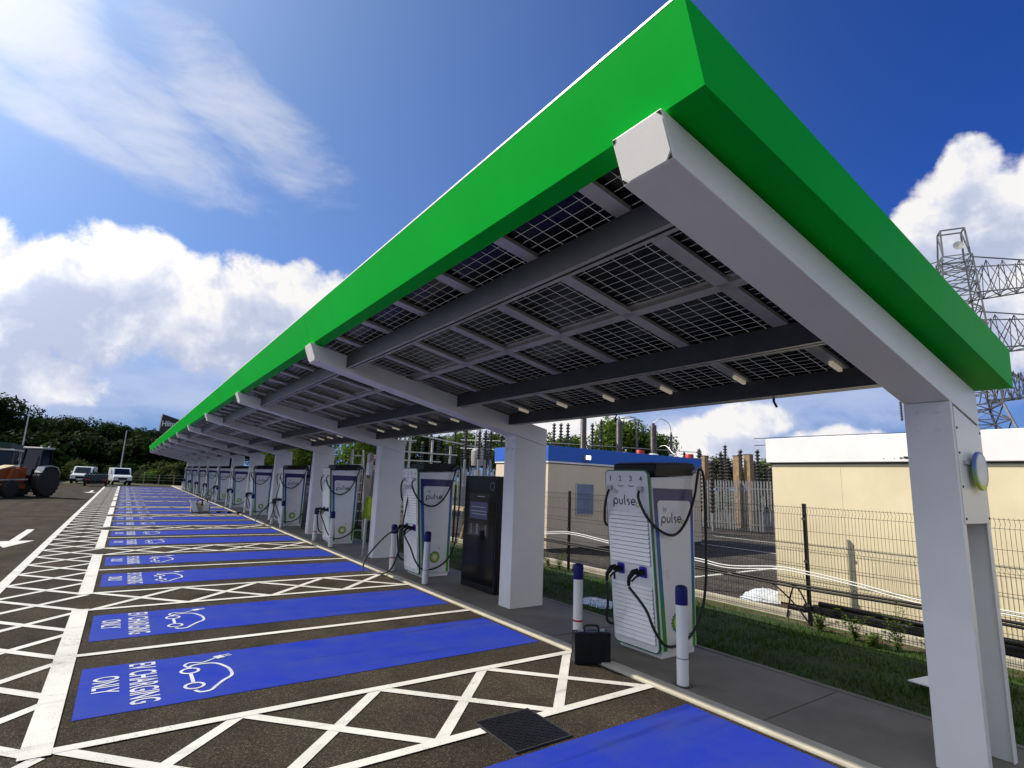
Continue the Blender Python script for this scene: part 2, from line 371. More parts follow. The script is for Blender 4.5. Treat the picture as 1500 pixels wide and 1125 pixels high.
W = bpy.data.worlds.new('World'); S.world = W; W.use_nodes = True; nt = W.node_tree; L = nt.links.new
bg = nt.nodes['Background']; bg.inputs['Strength'].default_value = .1
sky = nd(nt, 'ShaderNodeTexSky'); sky.sky_type = 'NISHITA'; sky.sun_disc = False
sky.sun_elevation = math.asin(sd.z); sky.sun_rotation = math.atan2(sd.x, sd.y)
sky.air_density = 1.0; sky.dust_density = 1.1; sky.ozone_density = 3.2; sky.altitude = 0
tc = nd(nt, 'ShaderNodeTexCoord'); vec = tc.outputs['Generated']
def mth(op, a, b=None, c=None):
    n = nd(nt, 'ShaderNodeMath', operation=op)
    for i, q in enumerate((a, b, c)):
        if q is None: continue
        if isinstance(q, (int, float)): n.inputs[i].default_value = q
        else: L(q, n.inputs[i])
    return n.outputs[0]
sp = nd(nt, 'ShaderNodeSeparateXYZ'); L(vec, sp.inputs[0])
az = mth('MULTIPLY', mth('ARCTAN2', sp.outputs[0], sp.outputs[1]), 57.2958)
el = mth('MULTIPLY', mth('ARCSINE', sp.outputs[2]), 57.2958)
def fbm(v, scale, det=9, rough=.58, dist=.0):
    n = nd(nt, 'ShaderNodeTexNoise'); n.inputs['Scale'].default_value = scale; n.inputs['Detail'].default_value = det
    n.inputs['Roughness'].default_value = rough; n.inputs['Distortion'].default_value = dist; L(v, n.inputs['Vector']); return n.outputs['Fac']
def shift(v, d):
    n = nd(nt, 'ShaderNodeVectorMath', operation='ADD'); L(v, n.inputs[0]); n.inputs[1].default_value = d; return n.outputs[0]
n_a = fbm(vec, 8.5, 11, .62, .2)
dl = (sd-Vector((0,.3,0))*0)*.028
n_b = fbm(shift(vec, tuple(dl)), 8.5, 6, .55, .2)
def blobs(lst, de=0.):
    out = None
    for a, e, sa, se in lst:
        u = mth('MULTIPLY', mth('SUBTRACT', az, a), 1/sa); v = mth('MULTIPLY', mth('SUBTRACT', el, e-de), 1/se)
        s = mth('SUBTRACT', 1., mth('ADD', mth('MULTIPLY', u, u), mth('MULTIPLY', v, v)))
        out = s if out is None else mth('MAXIMUM', out, s)
    return out
CUM = [(-11,11.5,6.5,6.6),(-4.5,14,6,6.3),(-1,15,4.5,6.0),(3.5,14,5,5.6),(8,14.3,4.8,6.4),(12.5,15,4.2,5.9),(16,14,4,6.5),(22,12,7,7),(-10,6.5,8,3.0),
       (77.5,21.5,6.0,6.4),(77.4,25.8,2.8,3.2),(74.2,21.5,3.4,4.2),(82.5,22,5.5,5.2),(80,16,10,7),(92,16,9,8),(71,17,4,5),
       (54,4.2,8,3.2),(58.5,6.6,4.5,2.2),(66,3.6,6,2.6),(31,6.2,10,4.2),(44,4,8,4),
       (-34,16,16,13),(-62,20,16,16),(-95,22,20,18),(-135,20,22,16),(-175,24,24,18),(150,26,26,18),(108,12,12,7),(175,50,40,16),(-100,52,30,12)]  # this row: unseen clouds outside the view, added to brighten the shade
s0 = blobs(CUM); s1 = blobs(CUM, 3.2)
d0 = mth('ADD', s0, mth('MULTIPLY', mth('SUBTRACT', n_a, .5), 2.3))
mr = nd(nt, 'ShaderNodeMapRange'); mr.interpolation_type = 'SMOOTHSTEP'; mr.inputs['From Min'].default_value = -.02; mr.inputs['From Max'].default_value = .40; L(d0, mr.inputs['Value'])
alpha = mr.outputs['Result']
# shade: how much cloud lies above, plus relief towards the sun
core = nd(nt, 'ShaderNodeMapRange'); core.interpolation_type = 'SMOOTHSTEP'; core.inputs['From Min'].default_value = .05; core.inputs['From Max'].default_value = .95; L(mth('ADD', s1, mth('MULTIPLY', mth('SUBTRACT', n_a, .5), 1.6)), core.inputs['Value'])
rel = mth('MULTIPLY', mth('SUBTRACT', n_a, n_b), 4.2)
lum = mth('SUBTRACT', mth('ADD', 1.0, rel), mth('MULTIPLY', core.outputs['Result'], .78))
cl = ramp(nt, [(0,(5.0,5.6,7.4)), (.35,(6.0,6.5,8.1)), (.7,(7.9,8.1,9.0)), (1,(9.7,9.5,9.4))])
L(lum, cl.inputs['Fac'])
# ramp colours stop at 1 in the interface but not in the data: scale up instead
for e in cl.color_ramp.elements: e.color = tuple(q/12 for q in e.color[:3])+(1,)
sc_ = nd(nt, 'ShaderNodeVectorMath', operation='SCALE'); sc_.inputs['Scale'].default_value = 12*CLOUD; L(cl.outputs['Color'], sc_.inputs[0])
# wisps
def streak(a, e, th, su, sv):
    c, s = math.cos(R(th)), math.sin(R(th)); x = mth('SUBTRACT', az, a); y = mth('SUBTRACT', el, e)
    u = mth('MULTIPLY', mth('ADD', mth('MULTIPLY', x, c), mth('MULTIPLY', y, s)), 1/su); v = mth('MULTIPLY', mth('SUBTRACT', mth('MULTIPLY', y, c), mth('MULTIPLY', x, s)), 1/sv)
    return mth('SUBTRACT', 1., mth('ADD', mth('MULTIPLY', u, u), mth('MULTIPLY', v, v)))
wis = mth('MAXIMUM', mth('MAXIMUM', streak(-16,34.5,-10,9,6.5), streak(-7,30.2,-19,15,3.6)), mth('MAXIMUM', streak(5,32,-25,12,3.4), streak(-10,27,-14,10,1.6)))
mp = nd(nt, 'ShaderNodeMapping'); mp.inputs['Scale'].default_value = (1.0,1.4,2.6); mp.inputs['Rotation'].default_value = (0,.30,0); L(vec, mp.inputs['Vector'])
wn = fbm(mp.outputs[0], 6.5, 10, .62, .35)
wd = mth('ADD', mth('ADD', wis, mth('MAXIMUM', mth('MULTIPLY', streak(-14.5,34,-8,9,4.6), 1.3), 0.)), mth('MULTIPLY', mth('SUBTRACT', wn, .5), 4.0))
wr = nd(nt, 'ShaderNodeMapRange'); wr.interpolation_type = 'SMOOTHSTEP'; wr.inputs['From Min'].default_value = -.5; wr.inputs['From Max'].default_value = 1.9; wr.inputs['To Max'].default_value = .62; L(wd, wr.inputs['Value'])
mxw = nd(nt, 'ShaderNodeMix', data_type='RGBA'); L(wr.outputs['Result'], mxw.inputs[0])
# deepen the clear sky a little (clear polarised northern sky)
tint = nd(nt, 'ShaderNodeMix', data_type='RGBA', blend_type='MULTIPLY'); tint.inputs[0].default_value = 1; tint.inputs[7].default_value = (*SKYTINT,1); L(sky.outputs[0], tint.inputs[6])
hz = nd(nt, 'ShaderNodeMapRange'); hz.interpolation_type = 'SMOOTHSTEP'; hz.inputs['From Min'].default_value = 1; hz.inputs['From Max'].default_value = 17; hz.inputs['To Min'].default_value = .85; hz.inputs['To Max'].default_value = 0; L(el, hz.inputs['Value'])
gl = nd(nt, 'ShaderNodeMapRange'); gl.interpolation_type = 'SMOOTHSTEP'; gl.inputs['From Min'].default_value = -85; gl.inputs['From Max'].default_value = 75; gl.inputs['To Max'].default_value = .46; L(mth('MULTIPLY', az, -1.), gl.inputs['Value'])
gm = nd(nt, 'ShaderNodeMix', data_type='RGBA'); L(gl.outputs['Result'], gm.inputs[0]); L(tint.outputs[2], gm.inputs[6]); gm.inputs[7].default_value = (4.9,7.0,6.3,1)
hm = nd(nt, 'ShaderNodeMix', data_type='RGBA'); L(hz.outputs['Result'], hm.inputs[0]); L(gm.outputs[2], hm.inputs[6]); hm.inputs[7].default_value = (1.35,2.4,4.8,1)
L(hm.outputs[2], mxw.inputs[6]); mxw.inputs[7].default_value = (8.6*CLOUD,8.6*CLOUD,9.0*CLOUD,1)
lw = mth('ADD', mth('MAXIMUM', streak(-8,6.0,-6,10,4.2), mth('MAXIMUM', streak(4,8.0,-10,11,4.8), streak(60,7.5,8,26,4.5))), mth('MULTIPLY', mth('SUBTRACT', wn, .5), 2.4))
lr_ = nd(nt, 'ShaderNodeMapRange'); lr_.interpolation_type = 'SMOOTHSTEP'; lr_.inputs['From Min'].default_value = -.2; lr_.inputs['From Max'].default_value = 1.3; lr_.inputs['To Max'].default_value = .72; L(lw, lr_.inputs['Value'])
mxl = nd(nt, 'ShaderNodeMix', data_type='RGBA'); L(lr_.outputs['Result'], mxl.inputs[0]); L(mxw.outputs[2], mxl.inputs[6]); mxl.inputs[7].default_value = (4.4,5.0,6.6,1)
mxc = nd(nt, 'ShaderNodeMix', data_type='RGBA'); L(alpha, mxc.inputs[0]); L(mxl.outputs[2], mxc.inputs[6]); L(sc_.outputs[0], mxc.inputs[7])
dt = nd(nt, 'ShaderNodeVectorMath', operation='DOT_PRODUCT'); L(vec, dt.inputs[0]); dt.inputs[1].default_value = tuple(sd)
au = mth('MULTIPLY', mth('POWER', mth('MAXIMUM', dt.outputs['Value'], 0.), 13.), 9.)
ac = nd(nt, 'ShaderNodeVectorMath', operation='SCALE'); ac.inputs[0].default_value = (1,.97,.92); L(au, ac.inputs['Scale'])
ad_ = nd(nt, 'ShaderNodeVectorMath', operation='ADD'); L(mxc.outputs[2], ad_.inputs[0]); L(ac.outputs[0], ad_.inputs[1]); L(ad_.outputs[0], bg.inputs['Color'])
br_ = nd(nt, 'ShaderNodeVectorMath', operation='SCALE'); L(sc_.outputs[0], br_.inputs[0]); L(mth('ADD', mth('MULTIPLY', mth('POWER', mth('MAXIMUM', dt.outputs['Value'], 0.), 10.), 2.6), 1.), br_.inputs['Scale']); L(br_.outputs[0], mxc.inputs[7])  # brightens clouds near the sun, added to lift whites in the shade

# ------------------------------------------------------------------ ground
P = 6.05
g = MB(); xs = [(-900,-.012),(6.46,-.012),(6.5,-.03),(9.68,-.125),(9.72,-.02),(900,-.02)]
for (a, za), (b, zb) in zip(xs, xs[1:]): g.quad((a,-900,za),(b,-900,zb),(b,900,zb),(a,900,za))
struct(g.build('ground', M['rough_grass']))
struct(MB().box(-60,4.80,-40,79.5,-.012,0).build('car_park', M['asphalt']))
struct(MB().box(4.815,4.99,-40,78,-.012,.028).build('kerb', M['kerb'], bevel=.012))
pv = MB(); y = -6.
k = 0
while y < 78:
    w = 3.0; pv.box(4.994,6.40,y+.008,y+w-.008,-.01,.022+.0012*(k % 3)); y += w; k += 1
struct(pv.build('pavement', M['concrete'], bevel=.006))
struct(MB().box(6.402,6.47,-40,78,-.02,.034).build('edging_kerb', M['concrete']))
struct(MB().box(9.70,9.82,-40,22,-.1,.05).build('boundary_kerb', M['kerb'], bevel=.01))
struct(MB().box(9.82,60,-30,34,-.018,.0).build('yard', M['yard']))
lawn = MB()
nx, ny = 14, 220
for i in range(nx+1):
    for j in range(ny+1):
        x = 6.47+(9.70-6.47)*i/nx; yy = -14+92*j/ny
        lawn.v.append((x, yy, -.0-.10*(x-6.5)/3.2+.018*math.sin(yy*2.1+x*3)*math.sin(x*2.7-yy*.8)-.004))
for i in range(nx):
    for j in range(ny):
        a = i*(ny+1)+j; lawn.f.append((a, a+ny+1, a+ny+2, a+1)); lawn.m.append(1 if i >= nx-1 else 0)
struct(lawn.build('lawn', [M['grass_base'], M['soil']], smooth=True))
# grass blades on the near lawn
gb = MB(); rng = random.Random(3)
for k in range(62000):
    yy = -1.5+(rng.random()**1.6)*26; x = 6.49+rng.random()*3.12
    if x > 9.3 and rng.random() < .6: continue
    z = -.10*(x-6.5)/3.2-.02; h = rng.uniform(.035,.085); a = rng.random()*PI; wd_ = rng.uniform(.004,.008)
    lx, ly = rng.gauss(0,.02), rng.gauss(0,.02); dx, dy = math.cos(a)*wd_, math.sin(a)*wd_
    i = len(gb.v); gb.v += [(x-dx,yy-dy,z),(x+dx,yy+dy,z),(x+lx,yy+ly,z+h)]; gb.f.append((i,i+1,i+2)); gb.m.append(0)
stuff(gb.build('grass', M['blade']), 'short green lawn grass beside the concrete pavement', 'grass')

# ------------------------------------------------------------------ painted markings
def seg(mb, a, b, w, z):
    a = Vector(a); b = Vector(b); d = (b-a).normalized(); s = Vector((-d.y, d.x))*w/2
    mb.quad((*(a-s),z),(*(b-s),z),(*(b+s),z),(*(a+s),z))
H0, H1 = 4.12, 5.40                       # the nearest hatched strip
NB = 11
up_ = MB(); dn = MB(); bd = MB(); th = MB()
for n in range(-1, NB+1):
    y0, y1 = H0+P*n, H1+P*n
    if n < NB:
        if n == 0:
            seg(bd, (-.16,y0), (2.72,y0), .10, .0105); seg(bd, (3.30,y0), (4.80,y0), .10, .0105)
        else: seg(bd, (-.16,y0), (4.80,y0), .10, .0105)
        seg(bd, (-.16,y1), (4.80,y1), .10, .0105)
        for c in range(4):
            xa, xb = -.13+1.22*c, -.13+1.22*(c+1)
            if n == 0 and c == 2:
                t = .62; seg(up_, (xa,y0), (xb,y1), .10, .0065); seg(dn, (xa,y1), (xb,y0), .10, .0085)
            else:
                seg(up_, (xa,y0), (xb,y1), .10, .0065); seg(dn, (xa,y1), (xb,y0), .10, .0085)
    if n < NB-0:
        seg(bd, (-.16,y1+2.435), (4.80,y1+2.435), .10, .0105) if n < NB-1 or True else None
        seg(th, (-.25,y1-.07), (-.25,y0+P+.07), .19, .0125)
# the hatched walkway strip along the bays
n = 0; y = H0-P
while y < H1+P*(NB-1)+2*2.42:
    seg(up_, (-1.36,y), (-.22,y+1.21), .10, .0067); seg(dn, (-1.36,y+1.21), (-.22,y), .10, .0087); y += 1.21
seg(th, (-1.41,-6), (-1.41,H1+P*(NB-1)+4.9), .15, .0127)
seg(bd, (-1.4,H1+P*(NB-1)+4.9), (4.8,H1+P*(NB-1)+4.9), .10, .0107)
for mb in (up_, dn, bd, th): struct(mb.build('road_marking', M['line']))
# direction arrows on the aisle
def arrow(x, y, s=1.):
    mb = MB(); z = .006
    mb.quad((x-.09*s,y-.2*s,z),(x+.09*s,y-.2*s,z),(x+.09*s,y+3.1*s,z),(x-.09*s,y+3.1*s,z))
    mb.poly([(x,y-1.7*s,z),(x+.42*s,y-.2*s,z),(x+.09*s,y-.204*s,z),(x-.09*s,y-.204*s,z),(x-.42*s,y-.2*s,z)])
    return struct(mb.build('road_arrow', M['line']))
arrow(-2.15, 19.9); arrow(-1.95, 54.5, 1.1); arrow(-8.6, 30)

# blue bays with lettering and a car symbol
bay = MB().quad((-.08,0,0),(4.74,0,0),(4.74,1.38,0),(-.08,1.38,0))
me_bay = bay.mesh('parking_bay', M['bay'])
let = MB()
for body, x0, x1, ya, yb in (('ONLY',.02,.235,.53,1.02), ('EV CHARGING',.31,.545,.13,1.32)):
    t = fit(text_mb(body, 1, bold=.012), 0, yb-ya, 0, x1-x0)
    let.add(t, frame((x0,yb,0), (0,-1,0), (1,0,0), (0,0,1)))
# car symbol: local u = -Y (right), v = +X (up)
ic = MB()
body_l = spline([(.10,.06),(.02,.10),(.0,.22),(.05,.36),(.20,.44),(.36,.48),(.58,.47),(.72,.36),(.86,.27),(.97,.20),(.98,.10),(.90,.05)], 6)
ribbon(ic, body_l, .038); ribbon(ic, [(.33,.06),(.63,.06)], .04)
for c in (.215,.755):
    ribbon(ic, [(c+.095*math.cos(2*PI*k/20), .06+.095*math.sin(2*PI*k/20)) for k in range(20)], .034, .001, closed=True)
ribbon(ic, spline([(.10,.06),(-.02,.02),(-.10,.09),(-.05,.22),(-.12,.33),(-.16,.38)], 6), .03, .0012)
ic.quad((-.22,.36,.002),(-.11,.40,.002),(-.15,.50,.002),(-.26,.46,.002)); ribbon(ic, [(-.23,.48),(-.26,.56)], .022, .002); ribbon(ic, [(-.18,.50),(-.21,.58)], .022, .002)
ic.v = [(p[0]*.86+.06, p[1]*.84+.055, p[2]) for p in ic.v]
let.add(ic, frame((.72,1.08,0), (0,-1,0), (1,0,0), (0,0,1)))
me_let = let.mesh('bay_lettering', M['letter'])
for n in range(-1, NB):
    for k, yb in enumerate((H1+.54, H1+2.435+.56)):
        if n == -1 and k == 0: continue
        o = bpy.data.objects.new('parking_bay', me_bay); COL.objects.link(o); o.location = (0,(yb if n >= 0 or k == 0 else 7.845+.45)+P*n,.004); struct(o)
        c = bpy.data.objects.new('bay_lettering', me_let); COL.objects.link(c); c.parent = o; c.location = (0,0,.004)

# yard lines
yl = MB(); seg(yl, (18.4,-4), (18.4,22), .12, .005); seg(yl, (22.2,-4), (22.2,24), .12, .005)
for q in (3.6,8.4,): seg(yl, (10.4,q), (15.2,q), .12, .007)
struct(yl.build('yard_marking', M['line']))

# ------------------------------------------------------------------ solar canopy
BP = 6.03; NF = 12; YN, YF = 1.506, 1.832
can = empty('solar_canopy', (5.7,1.67,0), 'long green edged solar canopy on white columns over the charging bays', 'canopy')
can_o = Vector((5.7,1.67,0))
def K(mb): mb.v = [tuple(Vector(p)-can_o) for p in mb.v]; return mb   # world -> canopy local
ztop = lambda x: 3.83-.200*(x-1.88)
zsof = lambda x: 3.60-.2205*(x-1.93)
yl_, yh_ = YN, YF
def column(near):
    mb = MB()
    if not near:
        mb.prism([(5.384,.022),(6.06,.022),(6.06,zsof(6.06)-.004),(5.384,zsof(5.384)-.004)], 'y', yl_, yh_)
    else:
        zt = lambda x: zsof(x)-.004
        mb.prism([(5.384,.022),(5.44,.022),(5.44,zt(5.44)),(5.384,zt(5.384))], 'y', yl_, yh_)
        mb.prism([(6.01,.022),(6.06,.022),(6.06,zt(6.06)),(6.01,zt(6.01))], 'y', yl_, yh_)
        mb.box(5.44,6.01,yh_-.03,yh_-.001,.022,2.70)
        mb.box(5.44,5.475,yl_+.002,yl_+.012,.022,1.862); mb.box(5.985,6.01,yl_+.002,yl_+.012,.022,1.862)
    return K(mb)
def shift_y(o, n): o.location = (0, BP*n, 0)
beam = MB().prism([(1.855,3.832),(1.945,3.602),(5.384,zsof(5.384)),(6.06,zsof(6.06)),(6.06,ztop(6.06))], 'y', yl_, yh_)
endp = MB(); 
ev = Vector((1.945-1.855,0,3.602-3.832)).normalized(); on = Vector((ev.z,0,-ev.x)); on = on if on.x < 0 else -on
t_ = Vector((1.855,0,3.832))
Fm = frame(t_+Vector((0,yh_,0)), (0,-1,0), tuple(-ev), tuple(on)); hh = .247; ww = yh_-yl_
pl = [(.045,.008),(.285,.008),(.318,.045),(.318,.20),(.285,.239),(.045,.239),(.008,.20),(.008,.045)]
ep = MB(); ep.poly([(u, -hh+v, .004) for u, v in pl]); ep.xf(Fm)
cr_ = MB()
for (u, v) in ((.0,.0),(ww,.0),(ww,hh),(.0,hh)):
    a = .034; su = 1 if u == 0 else -1; sv = 1 if v == 0 else -1
    cr_.poly([(u+su*.006,-hh+v+sv*.006,.003),(u+su*a,-hh+v+sv*.006,.003),(u+su*.006,-hh+v+sv*a,.003)][::(1 if su*sv > 0 else -1)])
cr_.xf(Fm)
bolt = MB()
for yy in (YN+.09, YF-.09):
    for zz in (2.615, 2.755): bolt.lathe([(.02,0),(.02,.012),(.011,.013),(.011,.024)], n=6)
bolts = []
for yy in (YN+.09, YF-.09):
    for zz in (2.615, 2.755):
        b = MB().lathe([(.019,0),(.019,.010),(.011,.0105),(.011,.022)], n=6); b.xf(frame((5.384,yy,zz), (0,-1,0), (0,0,1), (-1,0,0))); bolts.append(K(b).mesh('bolt', M['white']))
base_me = None
proto = {}
bpl = K(MB().box(5.33,6.11,yl_-.05,yh_+.05,.0225,.0245))
colm = column(False); coln = column(True); K(beam); K(ep); K(cr_)
cme = colm.mesh('column', M['white']); bme = beam.mesh('beam', M['white']); eme = ep.mesh('end_plate', M['white']); crm = cr_.mesh('corner_opening', M['black']); bplm = bpl.mesh('base_plate', M['concrete'])
for n in range(NF):
    c = coln.build('column', M['white'], can) if n == 0 else bpy.data.objects.new('column', cme)
    if n: COL.objects.link(c); c.parent = can
    shift_y(c, n)
    for me in ([bplm] + (bolts if n < 4 else [])):
        o = bpy.data.objects.new(me.name.split('.')[0], me); COL.objects.link(o); o.parent = c
    b = bpy.data.objects.new('beam', bme); COL.objects.link(b); b.parent = can; shift_y(b, n)
    bv = b.modifiers.new('bevel','BEVEL'); bv.width = .006; bv.segments = 2
    bv = c.modifiers.new('bevel','BEVEL'); bv.width = .005; bv.segments = 2
    for me in ((eme, crm) if n < 5 else (eme,)):
        o = bpy.data.objects.new(me.name.split('.')[0], me); COL.objects.link(o); o.parent = b
    if n == 0:
        cv = MB().prism([(5.425,1.862),(6.05,1.862),(6.05,2.655),(5.425,2.80)], 'y', yl_-.006, yl_+.001); cvo = K(cv).build('cover_panel', M['white'], c)
        sc = MB()
        for x in (5.455,6.02):
            for z in (1.90,2.15,2.42,2.62):
                s = MB().lathe([(.010,0),(.008,.006)], n=8); sc.add(s, frame((x,yl_-.006,z), (1,0,0), (0,0,1), (0,-1,0)))
        K(sc).build('screw', M['black'], c)
        dm = MB(); dm.lathe([(.150,0),(.158,.006),(.158,.026),(.150,.03)], n=48); dm.xf(frame((0,0,0), (1,0,0), (0,0,1), (0,-1,0)))
        d = dm.build('round_sign', M['ring'], c, loc=tuple(Vector((5.745,yl_-.036,2.285))-can_o))
        f2 = MB(); f2.poly([(.126*math.cos(2*PI*k/48)-.006,-.0305,.126*math.sin(2*PI*k/48)+.010) for k in range(48)]); f2.build('sign_face', M['white_ink'], c, loc=d.location)
        br = MB().box(5.52,5.72,yl_-.03,yl_-.006,2.33,2.36); K(br).build('sign_bracket', M['alu'], c)
# fascia
FP = lambda o=0.: [(1.897,3.84),(1.754,4.237),(1.80,4.245),(1.93,3.86),(2.03,3.835),(2.03,3.812)]
YA, YE = 1.315, 1.506+BP*(NF-1)+.326+.19
for n in range(NF):
    a = YA if n == 0 else 1.67+BP*n-.0; b = YE if n == NF-1 else 1.67+BP*(n+1)-.008
    if n == NF-1: a = 1.67+BP*n
    if b <= a: continue
    K(MB().prism(FP(), 'y', a, b)).build('front_fascia', M['green'], can)
K(MB().prism([(1.752,4.2385),(1.766,4.2395),(1.766,4.252),(1.752,4.252)], 'y', YA-.02, YE+.02)).build('edge_highlight', M['white'], can)  # white strip added as the bright sky reflection along the fascia's top edge
def fas_end(y, sgn, nm):
    mb = MB(); z0 = lambda x: 3.84-.1865*(x-1.897); z1 = lambda x: 4.237-.1885*(x-1.754)
    ya, yb = (y-.02, y-.0005) if sgn < 0 else (y+.0005, y+.02)
    A = [(1.896,z0(1.896)),(6.27,z0(6.27)),(6.30,z1(6.30)),(1.7535,z1(1.7535))]
    mb.prism(A, 'y', ya, yb); K(mb).build(nm, M['green'], can)
    m2 = MB(); yc, yd = (y+.0, YN+.06) if sgn < 0 else (YN+BP*(NF-1)+.27, y-.0)
    m2.prism([(2.031,z0(2.031)+.003),(6.26,z0(6.26)+.003),(6.26,z0(6.26)+.30),(2.031,z0(2.031)+.30)], 'y', yc, yd); K(m2).build('soffit_trim', M['green'], can)
fas_end(YA, -1, 'side_fascia'); fas_end(YE, 1, 'side_fascia')
rr_ = MB().prism([(6.275,3.20),(6.292,3.20),(6.305,3.38),(6.285,3.385)], 'y', YA+.001, YE-.001); K(rr_).build('rear_fascia', M['green'], can)
gt = MB().box(5.38,6.25,YN+.062,YE-.3,3.155,3.20); gt.box(5.38,5.42,YF+.01,YE-.6,3.10,3.154); K(gt).build('rear_gutter', M['dark_steel'], can)
# purlins, rails, panels, lamps
def purl(x, d, y0, y1):
    z = ztop(x)+.02
    mb = MB(); mb.box(x,x+.004,y0,y1,z-d,z); mb.box(x+.116,x+.12,y0,y1,z-d,z-.01)
    for a, b in ((.0,.048),(.072,.12)):
        mb.box(x+a+.0045,x+b-.0045 if b > .1 else x+b,y0,y1,z-d-.001,z-d+.004,1);  # lighter flange colour on the same metal paints in light bounced off the ground
    mb.box(x+.048,x+.0515,y0,y1,z-d+.0045,z-d+.06); mb.box(x+.0685,x+.072,y0,y1,z-d+.0045,z-d+.06)
    return K(mb)
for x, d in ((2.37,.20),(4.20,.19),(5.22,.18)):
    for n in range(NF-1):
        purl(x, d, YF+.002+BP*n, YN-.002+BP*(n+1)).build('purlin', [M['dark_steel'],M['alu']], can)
RY = [1.67+.56+.945*k for k in range(6)]
ROWS = ((1.90,3.41),(3.49,5.40))
zr = lambda x: ztop(x)+.045
def slab(x0, x1, y0, y1, z, t, mb=None, mi=0):
    mb = mb or MB(); return mb.prism([(x0,z(x0)),(x1,z(x1)),(x1,z(x1)+t),(x0,z(x0)+t)], 'y', y0, y1, mi)
def panel(x0, x1, y0, y1):
    mb = MB(); z = lambda x: ztop(x)+.065
    L0 = math.hypot(x1-x0, z(x1)-z(x0)); i = 0
    mb.v = [(x0,y0,z(x0)),(x1,y0,z(x1)),(x1,y1,z(x1)),(x0,y1,z(x0))]; mb.f = [(0,3,2,1)]; mb.m = [0]; mb.uv = [(0,0),(0,L0),(y1-y0,L0),(y1-y0,0)]
    n0 = 4; fr = MB()
    for (a, b, c, d) in ((x0,x0+.03,y0,y1),(x1-.03,x1,y0,y1)): slab(a, b, c, d, lambda x: z(x)-.012, .04, fr)
    for (a, b, c, d) in ((x0+.03,x1-.03,y0,y0+.022),(x0+.03,x1-.03,y1-.022,y1)): slab(a, b, c, d, lambda x: z(x)-.012, .04, fr)
    mb.add(fr, None, 1); mb.uv += [(0,0)]*len(fr.v); return mb
spans = [(YN+.07, RY[0])]+[(RY[k], RY[k+1]) for k in range(5)]
spans_b = [(RY[5], 1.67+BP+.56)]+[(RY[k], RY[k+1]) for k in range(5)]
def bay_panels(n):
    out = []
    sp_ = ([(YN+.07, RY[0])] if n == 0 else [])+[(RY[k], RY[k+1]) for k in range(5)]+[(RY[5], 1.67+BP+.56) if n < NF-2 else (RY[5], 1.67+BP+.3)]
    for a, b in sp_:
        for x0, x1 in ROWS: out.append((x0, x1, a+.012+BP*n, b-.012+BP*n))
    return out
far_ = MB(); far_.uv = []; cnt = 0
for n in range(NF-1):
    for q in bay_panels(n):
        p = panel(*q)
        if cnt < 96: K(p).build('solar_panel', [M['solar'], M['alu']], can); cnt += 1
        else: u = p.uv; far_.add(p); far_.uv += u
fo = K(far_).build('solar_panel', [M['solar'], M['alu']], can); fo['kind'] = 'stuff'
rail = MB()
for x0, x1 in ((2.032,2.366),(2.494,4.196),(4.324,5.216)): slab(x0, x1, -.062, .062, lambda x: zr(x)-.030, .030, rail)
rme = MB(); rme.v = [(p[0]-can_o.x, p[1], p[2]) for p in rail.v]; rme.f = rail.f; rme.m = rail.m; rme = rme.mesh('panel_rail', M['alu'])
lmp = MB(); lmp.prism([(5.01,ztop(5.01)-.018),(5.19,ztop(5.19)-.018),(5.19,ztop(5.19)+.014),(5.01,ztop(5.01)+.014)], 'y', -.017, .017)
lmp.v = [(p[0]-can_o.x, p[1], p[2]) for p in lmp.v]; lme = lmp.mesh('strip_light', M['lamp'])
lb = MB(); lb.prism([(4.84,ztop(4.84)-.029),(5.21,ztop(5.21)-.029),(5.21,ztop(5.21)-.0275),(4.84,ztop(4.84)-.0275)], 'y', -.035, .035)
k = 0
far_r = MB()
for n in range(NF-1):
    for y in RY:
        if n < 11:
            o = bpy.data.objects.new('panel_rail', rme); COL.objects.link(o); o.parent = can; o.location = (0, y+BP*n-1.67, 0)
            if n < 3:
                o = bpy.data.objects.new('strip_light', lme); COL.objects.link(o); o.parent = can; o.location = (0, y+BP*n-1.67, 0)
for n in range(NF-1):
    jr = slab(3.405, 3.495, YN+.07+BP*n, YN+.066+BP*(n+1), lambda x: zr(x)-.03, .05); K(jr).build('joint_rail', M['alu'], can)
cb = MB().tube([(5.40,2.98,3.02),(5.34,2.95,2.965),(5.30,2.90,2.90)], .012, 6); K(cb).build('loose_cable', M['rubber'], can)
K(MB().tube([(5.40,5.2,3.02),(5.34,5.17,2.965),(5.29,5.12,2.90)], .010, 6)).build('loose_cable', M['rubber'], can)
# ------------------------------------------------------------------ chargers
# local frame: origin on the ground under the middle of the charger; x to the back, y along the row
CW = .37
XB, XT, XR = -.30, -.49, .37           # front at foot, front at head, back  (world x = 5.83 + local)
ch = empty('ev_charger', (5.83,4.95,.022), 'rapid charger', 'charger', 'chargers along the pavement')
body = MB().prism([(XB,.08),(XR,.08),(XR,2.19),(XT+.015,2.15)], 'y', -CW, CW); body.build('body', M['charger_white'], ch, bevel=.014)
MB().box(-.26,.36,-CW+.03,CW-.03,0,.079).build('plinth', M['charger_white'], ch, bevel=.006)
tl = math.atan2(XB-XT, 2.07); sn, cs = math.sin(tl), math.cos(tl)
FO = Vector((XB,0,.06)); FM = frame(FO, (0,-1,0), (-sn,0,cs), (-cs,0,-sn))
FHt = 2.19
fp = MB(); o_ = rrect(-CW-.005, CW+.005, .0, FHt, .075); i_ = rrect(-CW+.010, CW-.010, .015, FHt-.015, .062); n_ = len(o_)
